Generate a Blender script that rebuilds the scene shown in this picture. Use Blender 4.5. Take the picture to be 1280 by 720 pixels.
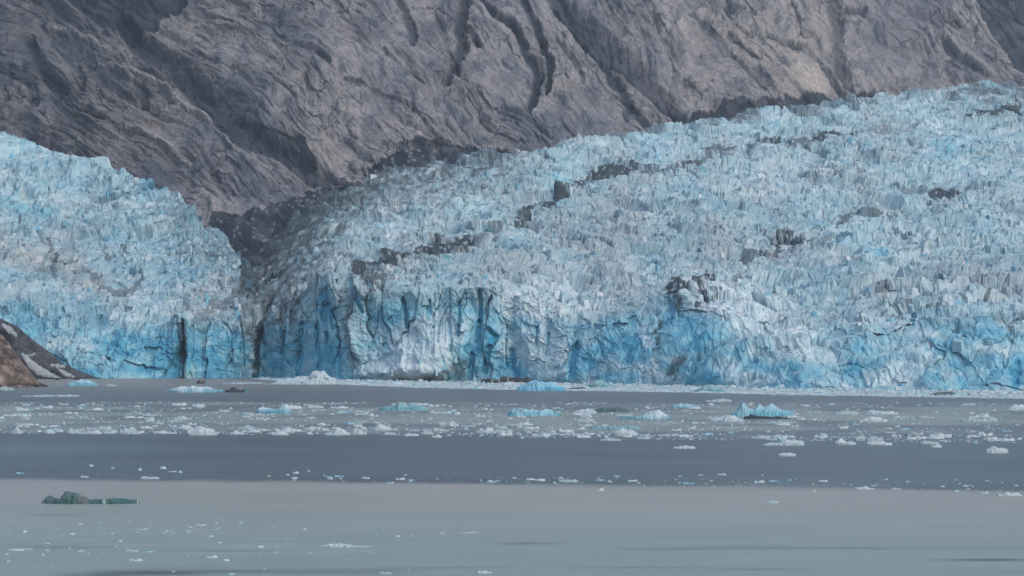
import bpy, math, random
import numpy as np
from mathutils import Vector

for o in list(bpy.data.objects):
    bpy.data.objects.remove(o)
scene = bpy.context.scene
COL = scene.collection

# ------------------------------------------------------------------ camera, light, exposure
CAM_H = 20.0        # metres above the water
F = 3630.0          # focal length in photo pixels (photo is 1280 wide)
HZ = 430.0          # row of the true horizon in the photo
cam = bpy.data.cameras.new('camera')
cam.sensor_width = 36.0
cam.lens = 36.0 * F / 1280.0
cam.shift_y = (HZ - 360.0) / 1280.0
cam.clip_start = 1.0
cam.clip_end = 60000.0
camo = bpy.data.objects.new('camera', cam)
camo.location = (0, 0, CAM_H)
camo.rotation_euler = (math.radians(90), 0, 0)
COL.objects.link(camo)
scene.camera = camo

SUN_EL, SUN_AZ = 40.0, 140.0      # azimuth of the sun, clockwise from +Y (north): from behind the camera, right
world = bpy.data.worlds.new('World')
scene.world = world
world.use_nodes = True
wn = world.node_tree
sky = wn.nodes.new('ShaderNodeTexSky')
sky.sky_type = 'NISHITA'
sky.sun_disc = False
sky.sun_elevation = math.radians(SUN_EL)
sky.sun_rotation = math.radians(SUN_AZ)
sky.air_density = 1.0
sky.dust_density = 2.5
sky.ozone_density = 0.7
wn.links.new(sky.outputs[0], wn.nodes['Background'].inputs[0])
wn.nodes['Background'].inputs[1].default_value = 0.15
sl = bpy.data.lights.new('sun', 'SUN')
sl.energy = 0.7
sl.angle = math.radians(28)
sl.color = (1.0, 0.97, 0.93)
so = bpy.data.objects.new('sun', sl)
a_, e_ = math.radians(SUN_AZ), math.radians(SUN_EL)
sdir = Vector((math.sin(a_) * math.cos(e_), math.cos(a_) * math.cos(e_), math.sin(e_)))
so.rotation_euler = sdir.to_track_quat('Z', 'Y').to_euler()
so.location = (300, -300, 600)
COL.objects.link(so)
vs = scene.view_settings
vs.view_transform = 'Standard'
vs.look = 'None'
vs.gamma = 1.0
vs.use_curve_mapping = False
vs.exposure = 0.42
HAZE = 0.35e-4
scene.cycles.volume_bounces = 1
scene.cycles.max_bounces = 5

rng = np.random.default_rng(11)
random.seed(5)

# ------------------------------------------------------------------ numpy noise
_PERM = rng.permutation(65536).astype(np.int64)


def _hash(ix, iy, seed):
    return _PERM[(_PERM[(ix + seed * 131) & 65535] + iy) & 65535]


def perlin(x, y, seed=0):
    xi = np.floor(x).astype(np.int64); yi = np.floor(y).astype(np.int64)
    xf = x - xi; yf = y - yi
    u = xf * xf * xf * (xf * (xf * 6 - 15) + 10); v = yf * yf * yf * (yf * (yf * 6 - 15) + 10)

    def g(dx, dy):
        h = _hash(xi + dx, yi + dy, seed) * (2 * np.pi / 65536)
        return np.cos(h) * (xf - dx) + np.sin(h) * (yf - dy)
    a = g(0, 0); b = g(1, 0); c = g(0, 1); d = g(1, 1)
    return ((a + (b - a) * u) * (1 - v) + (c + (d - c) * u) * v) * 1.5


def fbm(x, y, octv=4, seed=0, gain=0.5):
    s = 0; a = 1.0; t = 0
    for i in range(octv):
        s = s + a * perlin(x, y, seed + i * 7); t += a
        x = x * 2.03 + 17.1; y = y * 2.03 + 5.3; a *= gain
    return s / t


def worley(x, y, seed=0):
    """F1, F2 and the cell's random number."""
    xi = np.floor(x).astype(np.int64); yi = np.floor(y).astype(np.int64)
    f1 = np.full(x.shape, 9.0); f2 = f1.copy(); idc = np.zeros(x.shape)
    for dx in (-1, 0, 1):
        for dy in (-1, 0, 1):
            h = _hash(xi + dx, yi + dy, seed); h2 = _PERM[(h + 7919) & 65535]; h3 = _PERM[(h + 104729) & 65535]
            px = dx + 0.1 + 0.8 * h / 65536 - (x - xi); py = dy + 0.1 + 0.8 * h2 / 65536 - (y - yi)
            d = np.sqrt(px * px + py * py)
            near = d < f1
            f2 = np.where(near, f1, np.minimum(f2, d))
            idc = np.where(near, h3 / 65536, idc)
            f1 = np.where(near, d, f1)
    return f1, f2, idc


def facets(x, y, seed, slope=1.6):
    """broken blocks: every cell has its own height and its own tilted plane. Returns height (about -1..1), edge distance, random id."""
    xi = np.floor(x).astype(np.int64); yi = np.floor(y).astype(np.int64)
    f1 = np.full(x.shape, 9.0); f2 = f1.copy(); hid = np.zeros(x.shape, np.int64); ox = np.zeros(x.shape); oy = np.zeros(x.shape)
    for dx in (-1, 0, 1):
        for dy in (-1, 0, 1):
            h = _hash(xi + dx, yi + dy, seed); h2 = _PERM[(h + 7919) & 65535]
            px = dx + 0.02 + 0.96 * h / 65536 - (x - xi); py = dy + 0.02 + 0.96 * h2 / 65536 - (y - yi)
            d = np.sqrt(px * px + py * py)
            near = d < f1
            f2 = np.where(near, f1, np.minimum(f2, d))
            hid = np.where(near, h, hid); ox = np.where(near, px, ox); oy = np.where(near, py, oy)
            f1 = np.where(near, d, f1)
    a = _PERM[(hid + 31337) & 65535] / 65536; b = _PERM[(hid + 1717) & 65535] / 65536; c = _PERM[(hid + 4242) & 65535] / 65536
    return (a - .5) * 1.2 + slope * ((b - .5) * ox + (c - .5) * oy), f2 - f1, a


def sstep(a, b, x):
    t = np.clip((x - a) / (b - a), 0, 1)
    return t * t * (3 - 2 * t)


def seg_dist(U, V, pts):
    """distance (photo pixels) to a polyline and the fraction along it."""
    best = np.full(U.shape, 1e9); tt = np.zeros(U.shape); n = len(pts) - 1
    for i in range(n):
        ax, ay = pts[i][:2]; bx, by = pts[i + 1][:2]
        dx, dy = bx - ax, by - ay
        t = np.clip(((U - ax) * dx + (V - ay) * dy) / (dx * dx + dy * dy + 1e-9), 0, 1)
        d = np.hypot(U - ax - t * dx, V - ay - t * dy)
        m = d < best
        best = np.where(m, d, best); tt = np.where(m, (i + t) / n, tt)
    return best, tt


def in_poly(U, V, poly):
    r = np.zeros(U.shape, bool); n = len(poly)
    for i in range(n):
        x1, y1 = poly[i]; x2, y2 = poly[(i + 1) % n]
        if y1 == y2:
            continue
        c = ((y1 > V) != (y2 > V)) & (U < (x2 - x1) * (V - y1) / (y2 - y1) + x1)
        r ^= c
    return r


def blob(U, V, cu, cv, ru, rv, ang=0.0, p=1.0):
    c, s = math.cos(math.radians(ang)), math.sin(math.radians(ang))
    a = ((U - cu) * c + (V - cv) * s) / ru; b = (-(U - cu) * s + (V - cv) * c) / rv
    return np.exp(-(a * a + b * b) ** p)


def span(us, lo, hi):
    """slice of the columns whose u lies between lo and hi (us ascending)."""
    return slice(int(np.searchsorted(us, lo)), int(np.searchsorted(us, hi)))


# ------------------------------------------------------------------ mesh / material helpers
def set_props(o, label=None, cat=None, group=None, kind=None):
    if label: o['label'] = label
    if cat: o['category'] = cat
    if group: o['group'] = group
    if kind: o['kind'] = kind
    return o


def link_mesh(name, verts, quads, mat, parent=None, smooth=False, color=None, tris=None, loc=None):
    me = bpy.data.meshes.new(name)
    verts = np.asarray(verts, np.float32).reshape(-1, 3)
    quads = np.asarray(quads, np.int32).reshape(-1, 4)
    nq = len(quads); nt = 0 if tris is None else len(tris)
    me.vertices.add(len(verts)); me.vertices.foreach_set('co', verts.ravel())
    me.loops.add(nq * 4 + nt * 3); me.polygons.add(nq + nt)
    li = quads.ravel()
    if nt: li = np.concatenate([li, np.asarray(tris, np.int32).ravel()])
    me.loops.foreach_set('vertex_index', li.astype(np.int32))
    st = np.arange(nq) * 4
    if nt: st = np.concatenate([st, nq * 4 + np.arange(nt) * 3])
    me.polygons.foreach_set('loop_start', st.astype(np.int32))
    me.polygons.foreach_set('use_smooth', np.full(nq + nt, smooth))
    me.update(calc_edges=True)
    me.validate()
    if color is not None:
        ca = me.color_attributes.new('Col', 'FLOAT_COLOR', 'POINT')
        c4 = np.ones((len(verts), 4), np.float32); c4[:, :color.shape[1]] = color
        ca.data.foreach_set('color', c4.ravel())
    if mat: me.materials.append(mat)
    o = bpy.data.objects.new(name, me)
    COL.objects.link(o)
    if parent: o.parent = parent
    if loc is not None: o.location = loc
    return o


def grid_quads(nr, nc, off=0, flip=False):
    i = np.arange(nr - 1)[:, None] * nc + np.arange(nc - 1)[None, :] + off
    q = np.stack([i, i + 1, i + nc + 1, i + nc], -1).reshape(-1, 4)
    return q[:, ::-1] if flip else q


def new_mat(name, rough=0.8, spec=0.3):
    m = bpy.data.materials.new(name); m.use_nodes = True
    nt = m.node_tree; b = nt.nodes['Principled BSDF']
    b.inputs['Roughness'].default_value = rough
    b.inputs['Specular IOR Level'].default_value = spec
    return m, nt, b


def attr_mat(name, rough, spec, detail, tint=(1, 1, 1)):
    """intrinsic colour from the Col attribute, mottled and bumped by noise. detail: list of (scale, amount, bump, stretch xyz)."""
    m, nt, b = new_mat(name, rough, spec)
    N = nt.nodes.new; L = nt.links.new
    at = N('ShaderNodeAttribute'); at.attribute_name = 'Col'
    geo = N('ShaderNodeNewGeometry')
    col = at.outputs['Color']; hgt = None
    for sc_, amt, bmp, st in detail:
        mp = N('ShaderNodeMapping'); mp.inputs['Scale'].default_value = [sc_ * s for s in st]
        L(geo.outputs['Position'], mp.inputs['Vector'])
        nz = N('ShaderNodeTexNoise'); nz.inputs['Detail'].default_value = 4; nz.inputs['Scale'].default_value = 1.0
        nz.inputs['Roughness'].default_value = 0.6
        L(mp.outputs[0], nz.inputs['Vector'])
        mr = N('ShaderNodeMapRange'); mr.inputs[1].default_value = 0.3; mr.inputs[2].default_value = 0.7
        mr.inputs[3].default_value = 1 - amt; mr.inputs[4].default_value = 1 + amt
        L(nz.outputs[0], mr.inputs[0])
        pw = N('ShaderNodeCombineXYZ')           # the mottling can be stronger in one channel than in another
        for ch in range(3):
            q_ = N('ShaderNodeMath'); q_.operation = 'POWER'; q_.inputs[1].default_value = tint[ch]
            L(mr.outputs[0], q_.inputs[0]); L(q_.outputs[0], pw.inputs[ch])
        mx = N('ShaderNodeVectorMath'); mx.operation = 'MULTIPLY'
        L(col, mx.inputs[0]); L(pw.outputs[0], mx.inputs[1])
        col = mx.outputs[0]
        if bmp:
            mu = N('ShaderNodeMath'); mu.operation = 'MULTIPLY_ADD'; mu.inputs[1].default_value = bmp
            L(nz.outputs[0], mu.inputs[0])
            if hgt is not None: L(hgt, mu.inputs[2])
            else: mu.inputs[2].default_value = 0
            hgt = mu.outputs[0]
    L(col, b.inputs['Base Color'])
    if hgt is not None:
        bp = N('ShaderNodeBump'); bp.inputs['Strength'].default_value = 1.0; bp.inputs['Distance'].default_value = 1.0
        L(hgt, bp.inputs['Height']); L(bp.outputs[0], b.inputs['Normal'])
    return m


M_rock = attr_mat('grey_fjord_rock', 0.95, 0.05, [(0.30, 0.30, 0.8, (1.2, 1, 0.8)), (0.09, 0.18, 1.2, (1, 1, 1))])
M_ice = attr_mat('glacier_ice', 0.85, 0.12, [(0.55, 0.08, 0.2, (1.1, .8, 1.0)), (0.16, 0.14, 0.6, (1, .7, 1.1)), (0.05, 0.08, 0.0, (1, .7, 1))], (1.7, .9, .6))
M_floe = attr_mat('floating_ice', 0.7, 0.2, [(1.2, 0.10, 0.10, (1, 1, 1))])
M_brown = attr_mat('brown_headland_rock', 0.9, 0.2, [(0.25, 0.30, 1.2, (1.3, 1, 0.8))])
M_scree = attr_mat('dark_scree', 0.95, 0.15, [(0.6, 0.35, 0.5, (1, 1, 1))])
M_snow = attr_mat('old_snow', 0.8, 0.2, [(0.4, 0.12, 0.3, (1, 1, 1))])


def zof(v, D):
    return CAM_H + (HZ - v) / F * D


def xof(u, D):
    return (u - 640.0) / F * D


def dwater(v):
    return CAM_H * F / (v - HZ)


# ------------------------------------------------------------------ water
def build_water():
    xs = np.concatenate([[-4500, -3000, -2000, -1200, -800], np.arange(-560, 561, 3.0), [800, 1200, 2000, 3000, 4500]])
    vv = np.concatenate([np.arange(760, 470, -0.55), np.arange(470, 455, -1.5)])
    ys = np.concatenate([[-4000, -2000, -500, 0, 100, 160, 190], dwater(vv)[dwater(vv) > 200], [4000, 5500, 7000]])
    X, Y = np.meshgrid(xs, ys)
    Yc = np.maximum(Y, 60)
    U = 640 + F * X / Yc; V = HZ + CAM_H * F / Yc
    # world-space warps so the streaks stay level but wander
    w = fbm(X / 160, Y / 260, 4, 3) ; w2 = fbm(X / 45, Y / 90, 4, 9)
    Vw = V + w * 3.5 + w2 * 1.2
    silt = np.array([0.300, 0.300, 0.268]); green = np.array([0.232, 0.298, 0.262]); dark = np.array([0.070, 0.094, 0.095])
    grey = np.array([0.120, 0.148, 0.156]); slush = np.array([0.235, 0.28, 0.25]); tan = np.array([0.235, 0.232, 0.215])
    edge = np.interp(U, [0, 400, 700, 1000, 1280], [598, 602, 606, 608, 614])      # silt plume front
    top = np.interp(U, [0, 400, 640, 850, 1280], [541, 543, 546, 549, 553])        # lower rim of the brash band
    up = np.interp(U, [0, 300, 640, 1280], [503, 503, 503, 505])
    c = np.zeros(X.shape + (3,))
    t = sstep(-4, 90, V - edge)[..., None]
    fore = silt * (1 - t) + green * t
    fore = fore * (1 + 0.10 * fbm(X / 30, Y / 14, 4, 21))[..., None]
    sl2 = (sstep(.05, .45, fbm(X / 10, Y / 3.0, 4, 71) + .4 * fbm(X / 60, Y / 12, 2, 72)) * blob(U, V, 210, 672, 330, 24, 2, 2))[..., None]
    fore = fore + (np.array([.33, .40, .39]) - fore) * .5 * sl2
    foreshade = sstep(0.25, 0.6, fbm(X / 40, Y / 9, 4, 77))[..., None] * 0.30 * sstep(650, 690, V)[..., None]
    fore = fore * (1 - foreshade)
    for (cu, cv, ru, rv, a) in [(190, 716, 75, 3.2, .75), (120, 719, 40, 3, .6), (290, 713.5, 60, 1.4, .5), (1235, 700, 60, 1.8, .7), (660, 679, 38, 1.8, .45),
                                (80, 684, 60, 1.5, .35), (560, 709, 90, 1.5, .3), (790, 709, 110, 1.2, .3), (70, 644, 40, 1.2, .25), (950, 712, 60, 1.4, .35),
                                (270, 688, 70, 1.2, .3), (880, 672, 70, 1.2, .15)]:
        fore = fore * (1 - a * blob(U, Vw - w * 2, cu, cv, ru, rv, 0, 1.5))[..., None]
    mid = dark * (1 + .35 * fbm(X / 50, Y / 5, 3, 66) + 0.30 * fbm(X / 120, Y / 30, 3, 5) + 0.25 * sstep(700, 1200, U))[..., None]  # dark band: ripples' reflection of the mountain painted into the base colour
    mid = mid * (1 + 0.5 * blob(U, V, 40, 562, 120, 12))[..., None]
    bandc = grey * 0.9 + (slush - grey * 0.9) * sstep(-0.25, 0.30, fbm(X / 60, Y / 60, 4, 31) + 0.22 * np.sin((V - 508) / 8.0))[..., None]
    farc = grey + (tan - grey) * (sstep(492, 476, V) * (0.3 + 0.7 * sstep(700, 100, U)))[..., None]
    farc = farc * (1 - 0.22 * blob(U, Vw, 200, 500, 900, 4))[..., None]
    farc = farc * (1 + 0.28 * fbm(X / 150, Y / 40, 3, 45))[..., None]
    rag = fbm(X / 9, Y / 14, 4, 68) * 2.2
    m1 = sstep(-2.6, 2.6, Vw + rag - edge)[..., None]
    m2 = sstep(-2.0, 2.0, Vw - top)[..., None]
    m3 = sstep(-4, 5, Vw - up)[..., None]
    c = farc * (1 - m3) + bandc * m3
    c = c * (1 - m2) + mid * m2
    c = c * (1 - m1) + fore * m1
    # a dark line of open water just above the plume front on the right, streaks of slush in it
    c = c * (1 - 0.30 * (blob(U, Vw, 600, 601, 380, 2.2) + blob(U, Vw, 1150, 610, 260, 2.5)))[..., None]
    c = c * (1 + .07 * fbm(X / 18, Y / 5, 3, 61) + .06 * fbm(X / 70, Y / 24, 3, 62))[..., None]
    far = (np.abs(X) > 700) | (Y < 195)
    c[far] = grey * 1.3
    c = np.clip(c, 0.01, 0.5)
    Z = np.zeros_like(X)
    verts = np.stack([X, Y, Z], -1)
    m, nt, b = new_mat('silty_sea_water', 0.32, 0.5)
    N = nt.nodes.new; L = nt.links.new
    at = N('ShaderNodeAttribute'); at.attribute_name = 'Col'
    L(at.outputs['Color'], b.inputs['Base Color'])
    geo = N('ShaderNodeNewGeometry')
    mp = N('ShaderNodeMapping'); mp.inputs['Scale'].default_value = (0.35, 1.1, 1)
    L(geo.outputs['Position'], mp.inputs['Vector'])
    nz = N('ShaderNodeTexNoise'); nz.inputs['Detail'].default_value = 6; nz.inputs['Scale'].default_value = 1.0
    L(mp.outputs[0], nz.inputs['Vector'])
    bp = N('ShaderNodeBump'); bp.inputs['Strength'].default_value = 1; bp.inputs['Distance'].default_value = 0.22
    L(nz.outputs[0], bp.inputs['Height']); L(bp.outputs[0], b.inputs['Normal'])
    b.inputs['IOR'].default_value = 1.33
    b.inputs['Specular IOR Level'].default_value = 0.30
    o = link_mesh('water', verts, grid_quads(len(ys), len(xs)), m, smooth=True, color=c.reshape(-1, 3))
    set_props(o, 'grey silty fjord water in level bands of pale, dark and slushy surface', 'water', kind='structure')


build_water()

# ------------------------------------------------------------------ mountain
def build_mountain():
    us = np.concatenate([np.arange(-700, -60, 9.0), np.arange(-60, 1341, 1.12), np.arange(1349, 2000, 9.0)])
    vs_ = np.concatenate([np.arange(385, -4, -0.62), np.linspace(-5, -60, 25), np.linspace(-66, -330, 20)])
    U, V = np.meshgrid(us, vs_)
    Dr = 2700 + 420 * sstep(250, 1500, U) + 160 * sstep(700, 1700, U)
    # upper right is a nearer slope, the left third another spur
    ta = 0.74 + 0.10 * np.sin(U / 310 + 1.0)
    zr = zof(300, Dr)
    D = (zr - CAM_H - ta * Dr) / ((HZ - V) / F - ta)
    Z = zof(V, D); X = xof(U, D)
    # streak coordinates: slabs run from upper left down to lower right
    px = F / 3300.0
    A = U / px; C = -V / px
    wx = fbm(A / 150, C / 150, 4, 101) * 34; wy = fbm(A / 150, C / 150, 4, 111) * 34
    ang = np.interp(U, [0, 260, 420, 700, 1280], [38, 42, 50, 50, 46]) + fbm(A / 260, C / 260, 2, 120) * 26
    ca, sa = np.cos(np.radians(ang)), np.sin(np.radians(ang))
    # rotate by a slowly varying angle around the local cell: use the mean angle for the coordinates, the wander through the warp
    am = np.radians(47.0)
    lw = sstep(470, 330, U + (V - 150) * 0.9)                   # left spur
    H0 = 22 * fbm(A / 230, C / 230, 3, 130)
    acc = {}
    for kf, (deg, wgt) in enumerate(((47.0, 1 - lw), (31.0, lw))):
        r_ = math.radians(deg)
        P = (A + wx) * math.cos(r_) - (C + wy) * math.sin(r_)      # along the streaks (down-right)
        Q = (A + wx) * math.sin(r_) + (C + wy) * math.cos(r_)      # across
        s0 = kf * 37
        Hh = 38 * np.abs(fbm(P / 150, Q / 42, 3, 140 + s0))
        Hh += 12 * np.minimum(np.abs(fbm(P / 60, Q / 15, 3, 150 + s0)), .5)
        H1 = Hh.copy()
        Hh += 4.0 * np.abs(perlin(P / 26, Q / 7.0, 160 + s0)) * (.5 + sstep(-.3, .3, fbm(A / 60, C / 60, 2, 161)))
        Hh += 1.2 * np.abs(perlin(P / 11, Q / 3.4, 170 + s0))
        # tilted slabs: a slow rise and a sharp drop across the streaks
        for per, am_, sd in ((30, 8, 181), (12, 2.6, 182)):
            ph = Q / per + 1.6 * fbm(P / (per * 5), Q / (per * 2.0), 3, sd + s0)
            fr = ph - np.floor(ph)
            Hh += am_ * np.where(fr < .82, fr / .82, (1 - fr) / .18) * (.35 + .9 * sstep(-.25, .35, fbm(P / (per * 5), Q / (per * 1.5), 2, sd + 9 + s0)))
        f1, f2, idc = worley(P / 24 + .4 * fbm(A / 9, C / 9, 2, 175), Q / 10, 180 + s0)
        Hh += 4.0 * idc - 2.2 * (1 - sstep(0.0, 0.12, f2 - f1))
        sm = .30 + .95 * sstep(-.28, .22, fbm(P / 110 + 3, Q / 55, 3, 189))      # smooth ice-polished slabs between the rougher belts
        Hh = H1 + (Hh - H1) * sm
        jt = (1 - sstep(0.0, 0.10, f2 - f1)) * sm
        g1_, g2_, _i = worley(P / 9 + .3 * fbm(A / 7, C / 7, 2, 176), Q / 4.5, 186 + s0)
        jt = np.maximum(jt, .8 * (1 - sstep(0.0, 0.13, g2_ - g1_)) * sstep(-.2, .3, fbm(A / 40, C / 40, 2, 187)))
        stk = fbm(P / 70, Q / 9, 4, 220 + s0) + .5 * fbm(P / 16, Q / 3, 2, 225 + s0)
        vn = sstep(0.10, 0.0, np.abs(perlin(P / 60, Q / 10, 230 + s0)))
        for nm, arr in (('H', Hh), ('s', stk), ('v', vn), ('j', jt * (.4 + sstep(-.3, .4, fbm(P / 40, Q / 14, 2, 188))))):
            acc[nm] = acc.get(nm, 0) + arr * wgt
    H = H0 + acc['H'] + 1.6 * fbm(A / 6, C / 6, 4, 199, .6) 
    H = (H - H.mean()) * .9
    # intrinsic rock colour
    base = np.array([0.198, 0.190, 0.203]); warm = np.array([0.245, 0.228, 0.228]); cool = np.array([0.115, 0.128, 0.150]); dk = np.array([0.020, 0.030, 0.046])
    lum = np.clip(0.5 + 1.3 * fbm(A / 110, C / 110, 4, 210) + 0.25 * sstep(500, 1000, U) - 0.10 * sstep(300, 0, U), 0, 1)[..., None]
    c = cool + (base - cool) * np.clip(lum * 2, 0, 1); c = c + (warm - c) * np.clip(lum * 2 - 1, 0, 1)
    streak = acc['s']
    c = c * (1 + 0.45 * streak)[..., None]
    vein = acc['v'][..., None]
    c = c * (1 - 0.35 * vein)
    pale = sstep(0.25, 0.5, fbm(A / 35, C / 35, 3, 240))[..., None]
    c = c + (np.array([0.30, 0.29, 0.285]) - c) * 0.35 * pale
    c += (np.array([.36, .27, .19]) - c) * (0.28 * blob(U, V, 370, 75, 42, 24, 10) * sstep(-.3, .4, fbm(A / 14, C / 14, 3, 245)) + 0.3 * blob(U, V, 205, 62, 7, 4))[..., None]
    c += (np.array([.36, .32, .28]) - c) * (0.6 * blob(U, V, 1012, 105, 26, 20, 35, 2) + 0.35 * blob(U, V, 1000, 70, 200, 45, 20))[..., None]
    c += (np.array([.27, .26, .26]) - c) * (0.7 * blob(U, V, 205, 35, 14, 22, -20, 1.5) + .7 * blob(U, V, 285, 62, 12, 30, 10, 1.5) + .6 * blob(U, V, 250, 45, 10, 30, -25, 1.5) +
                                            .5 * blob(U, V, 75, 75, 12, 42, -35, 1.5) + .5 * blob(U, V, 108, 95, 8, 24, -20, 1.5) + .45 * blob(U, V, 640, 80, 24, 60, -25, 1.5))[..., None]
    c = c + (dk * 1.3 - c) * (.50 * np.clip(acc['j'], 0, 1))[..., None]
    # wet seeps and lichen: dark streaks and blots with shapes of their own
    bl = sstep(.12, .38, fbm(A / 60, C / 60, 4, 262) + .45 * acc['s'])[..., None]
    c = c + (dk * 1.6 - c) * .50 * bl
    bl = sstep(.18, .34, fbm(A / 17, C / 17, 4, 263) + .55 * acc['s'])[..., None]
    c = c + (dk * 1.8 - c) * .45 * bl
    # left side is duller, bluish
    c = c * (1 - 0.30 * sstep(360, 120, U - (150 - V) * 0.3))[..., None]
    jit = fbm(A / 14, C / 14, 4, 250) * 9; jit2 = fbm(A / 5, C / 5, 3, 260) * 3
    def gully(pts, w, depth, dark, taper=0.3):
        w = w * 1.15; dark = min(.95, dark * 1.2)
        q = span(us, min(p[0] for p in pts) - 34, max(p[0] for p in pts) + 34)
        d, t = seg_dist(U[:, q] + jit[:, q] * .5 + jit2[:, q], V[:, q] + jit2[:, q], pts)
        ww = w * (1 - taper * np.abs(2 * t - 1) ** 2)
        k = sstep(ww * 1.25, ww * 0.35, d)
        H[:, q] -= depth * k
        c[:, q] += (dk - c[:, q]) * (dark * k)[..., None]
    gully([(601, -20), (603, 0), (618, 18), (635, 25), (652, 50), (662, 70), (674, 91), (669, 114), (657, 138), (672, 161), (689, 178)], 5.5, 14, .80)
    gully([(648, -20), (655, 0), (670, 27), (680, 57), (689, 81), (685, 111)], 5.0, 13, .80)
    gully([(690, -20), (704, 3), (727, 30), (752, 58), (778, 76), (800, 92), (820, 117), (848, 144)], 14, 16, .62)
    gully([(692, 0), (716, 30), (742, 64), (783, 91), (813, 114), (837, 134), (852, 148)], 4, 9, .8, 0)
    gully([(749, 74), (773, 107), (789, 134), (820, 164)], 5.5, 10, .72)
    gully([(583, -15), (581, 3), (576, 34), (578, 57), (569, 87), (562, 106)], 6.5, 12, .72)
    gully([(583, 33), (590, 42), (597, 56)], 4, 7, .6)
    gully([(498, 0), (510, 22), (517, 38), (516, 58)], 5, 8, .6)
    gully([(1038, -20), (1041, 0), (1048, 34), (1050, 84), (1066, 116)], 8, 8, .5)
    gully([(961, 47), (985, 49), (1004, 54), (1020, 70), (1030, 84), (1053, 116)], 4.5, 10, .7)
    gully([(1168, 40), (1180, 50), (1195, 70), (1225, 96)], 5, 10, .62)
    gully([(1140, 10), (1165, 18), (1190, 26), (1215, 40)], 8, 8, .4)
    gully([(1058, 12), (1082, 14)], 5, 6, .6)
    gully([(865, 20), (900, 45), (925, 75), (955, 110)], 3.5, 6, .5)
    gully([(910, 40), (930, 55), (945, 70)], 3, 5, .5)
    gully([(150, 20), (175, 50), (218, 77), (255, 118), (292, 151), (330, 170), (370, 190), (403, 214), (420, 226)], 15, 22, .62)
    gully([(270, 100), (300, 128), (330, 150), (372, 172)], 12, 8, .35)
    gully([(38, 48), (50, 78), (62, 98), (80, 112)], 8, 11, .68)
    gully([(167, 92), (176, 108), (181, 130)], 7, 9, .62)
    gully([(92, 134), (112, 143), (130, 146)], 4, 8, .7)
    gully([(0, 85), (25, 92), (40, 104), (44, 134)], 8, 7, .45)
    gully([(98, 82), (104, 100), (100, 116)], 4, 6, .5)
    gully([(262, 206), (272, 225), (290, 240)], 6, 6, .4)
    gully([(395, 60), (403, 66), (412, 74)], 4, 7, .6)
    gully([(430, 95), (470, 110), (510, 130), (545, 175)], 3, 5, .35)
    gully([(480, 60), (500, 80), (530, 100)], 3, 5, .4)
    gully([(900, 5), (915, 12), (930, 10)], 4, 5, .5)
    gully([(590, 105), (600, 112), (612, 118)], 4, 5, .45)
    # thin raised ledges, the light on their crests painted into the rock colour
    for pts in ([(125, 80), (165, 85), (205, 108), (235, 132), (268, 150), (290, 180), (318, 200)], [(150, 92), (200, 100), (222, 128), (262, 145)], [(1160, 38), (1185, 44), (1205, 70), (1245, 100)],
                [(60, 30), (95, 42), (130, 58), (160, 70)], [(160, 160), (200, 178), (235, 200)], [(1005, 55), (1032, 80), (1060, 118)]):
        d, t = seg_dist(U + jit * .5, V + jit2 * .6, pts)
        k = sstep(6, 1, d); H = H + 7 * k
        c = c + (np.array([.27, .255, .25]) - c) * (0.55 * k)[..., None]
    # dark vegetated / wet patches
    n = fbm(A / 22, C / 22, 4, 270)
    def patch(poly, amt, soft=0.15):
        nonlocal c, H
        k = in_poly(U + jit * 1.2, V + jit, poly) * (0.75 + .25 * sstep(-soft, soft, n + .1))
        c = c + (dk * .9 - c) * (min(1, amt * 1.1) * k)[..., None]
        H = H - 5 * k
    patch([(70, -40), (240, -40), (232, 5), (205, 15), (192, 30), (176, 40), (140, 38), (112, 22), (90, 10)], .82)
    patch([(1205, -340), (1900, -340), (1900, 140), (1290, 104), (1266, 88), (1244, 56), (1222, 8)], .80)
    patch([(455, 232), (462, 205), (486, 192), (520, 176), (560, 178), (590, 186), (640, 192), (700, 215), (640, 260), (455, 260)], .9)
    patch([(240, 360), (262, 262), (290, 268), (320, 262), (350, 250), (385, 236), (420, 226), (455, 226), (500, 236), (560, 300), (500, 360)], .9)
    patch([(780, 175), (850, 152), (900, 136), (930, 127), (1000, 119), (1060, 120), (1100, 108), (1110, 150), (900, 190)], .85)
    patch([(300, 145), (345, 152), (380, 165), (395, 195), (360, 190), (320, 168)], .55)
    # faint pale boulders on the talus
    tal = in_poly(U, V, [(240, 360), (262, 255), (380, 232), (455, 220), (500, 180), (600, 190), (700, 240), (640, 360)])
    f1, f2, idc = worley(A / 5, C / 5, 280)
    k = tal * (f1 < .16 + .2 * idc) * (idc > .8)
    c = c + (np.array([.22, .23, .24]) - c) * (0.55 * k)[..., None]
    H = H + k * 1.2
    H = H + tal * (0 - H) * .6 + tal * 2.0 * fbm(A / 8, C / 8, 3, 290)
    c = np.clip(c * np.array([.90, .93, .95]), 0.018, 0.6)
    # displace along the mean slope normal
    nrm = 1 / np.sqrt(1 + ta * ta)
    low = sstep(383, 350, V)
    Y2 = D - H * ta * nrm * low; Z2 = Z + H * nrm * 0.6 * low
    verts = np.stack([X, Y2, Z2], -1)
    # a foot that runs down below the water and a back slope, so that the mountain is a body with a ridge of its own
    foot = verts[:1].copy(); foot[..., 2] = -40
    verts = np.concatenate([foot, verts], 0); c = np.concatenate([c[:1], c], 0)
    back = verts[-1].copy(); rows = [verts]
    for dy, dz in ((120, 10), (600, -250), (1500, -900)):
        b = back.copy(); b[:, 1] += dy; b[:, 2] = np.maximum(b[:, 2] + dz, -40); rows.append(b[None])
    verts = np.concatenate(rows, 0)
    c = np.concatenate([c] + [c[-1:]] * 3, 0)
    o = link_mesh('mountain', verts, grid_quads(verts.shape[0], verts.shape[1]), M_rock, smooth=False, color=c.reshape(-1, 3))
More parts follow.
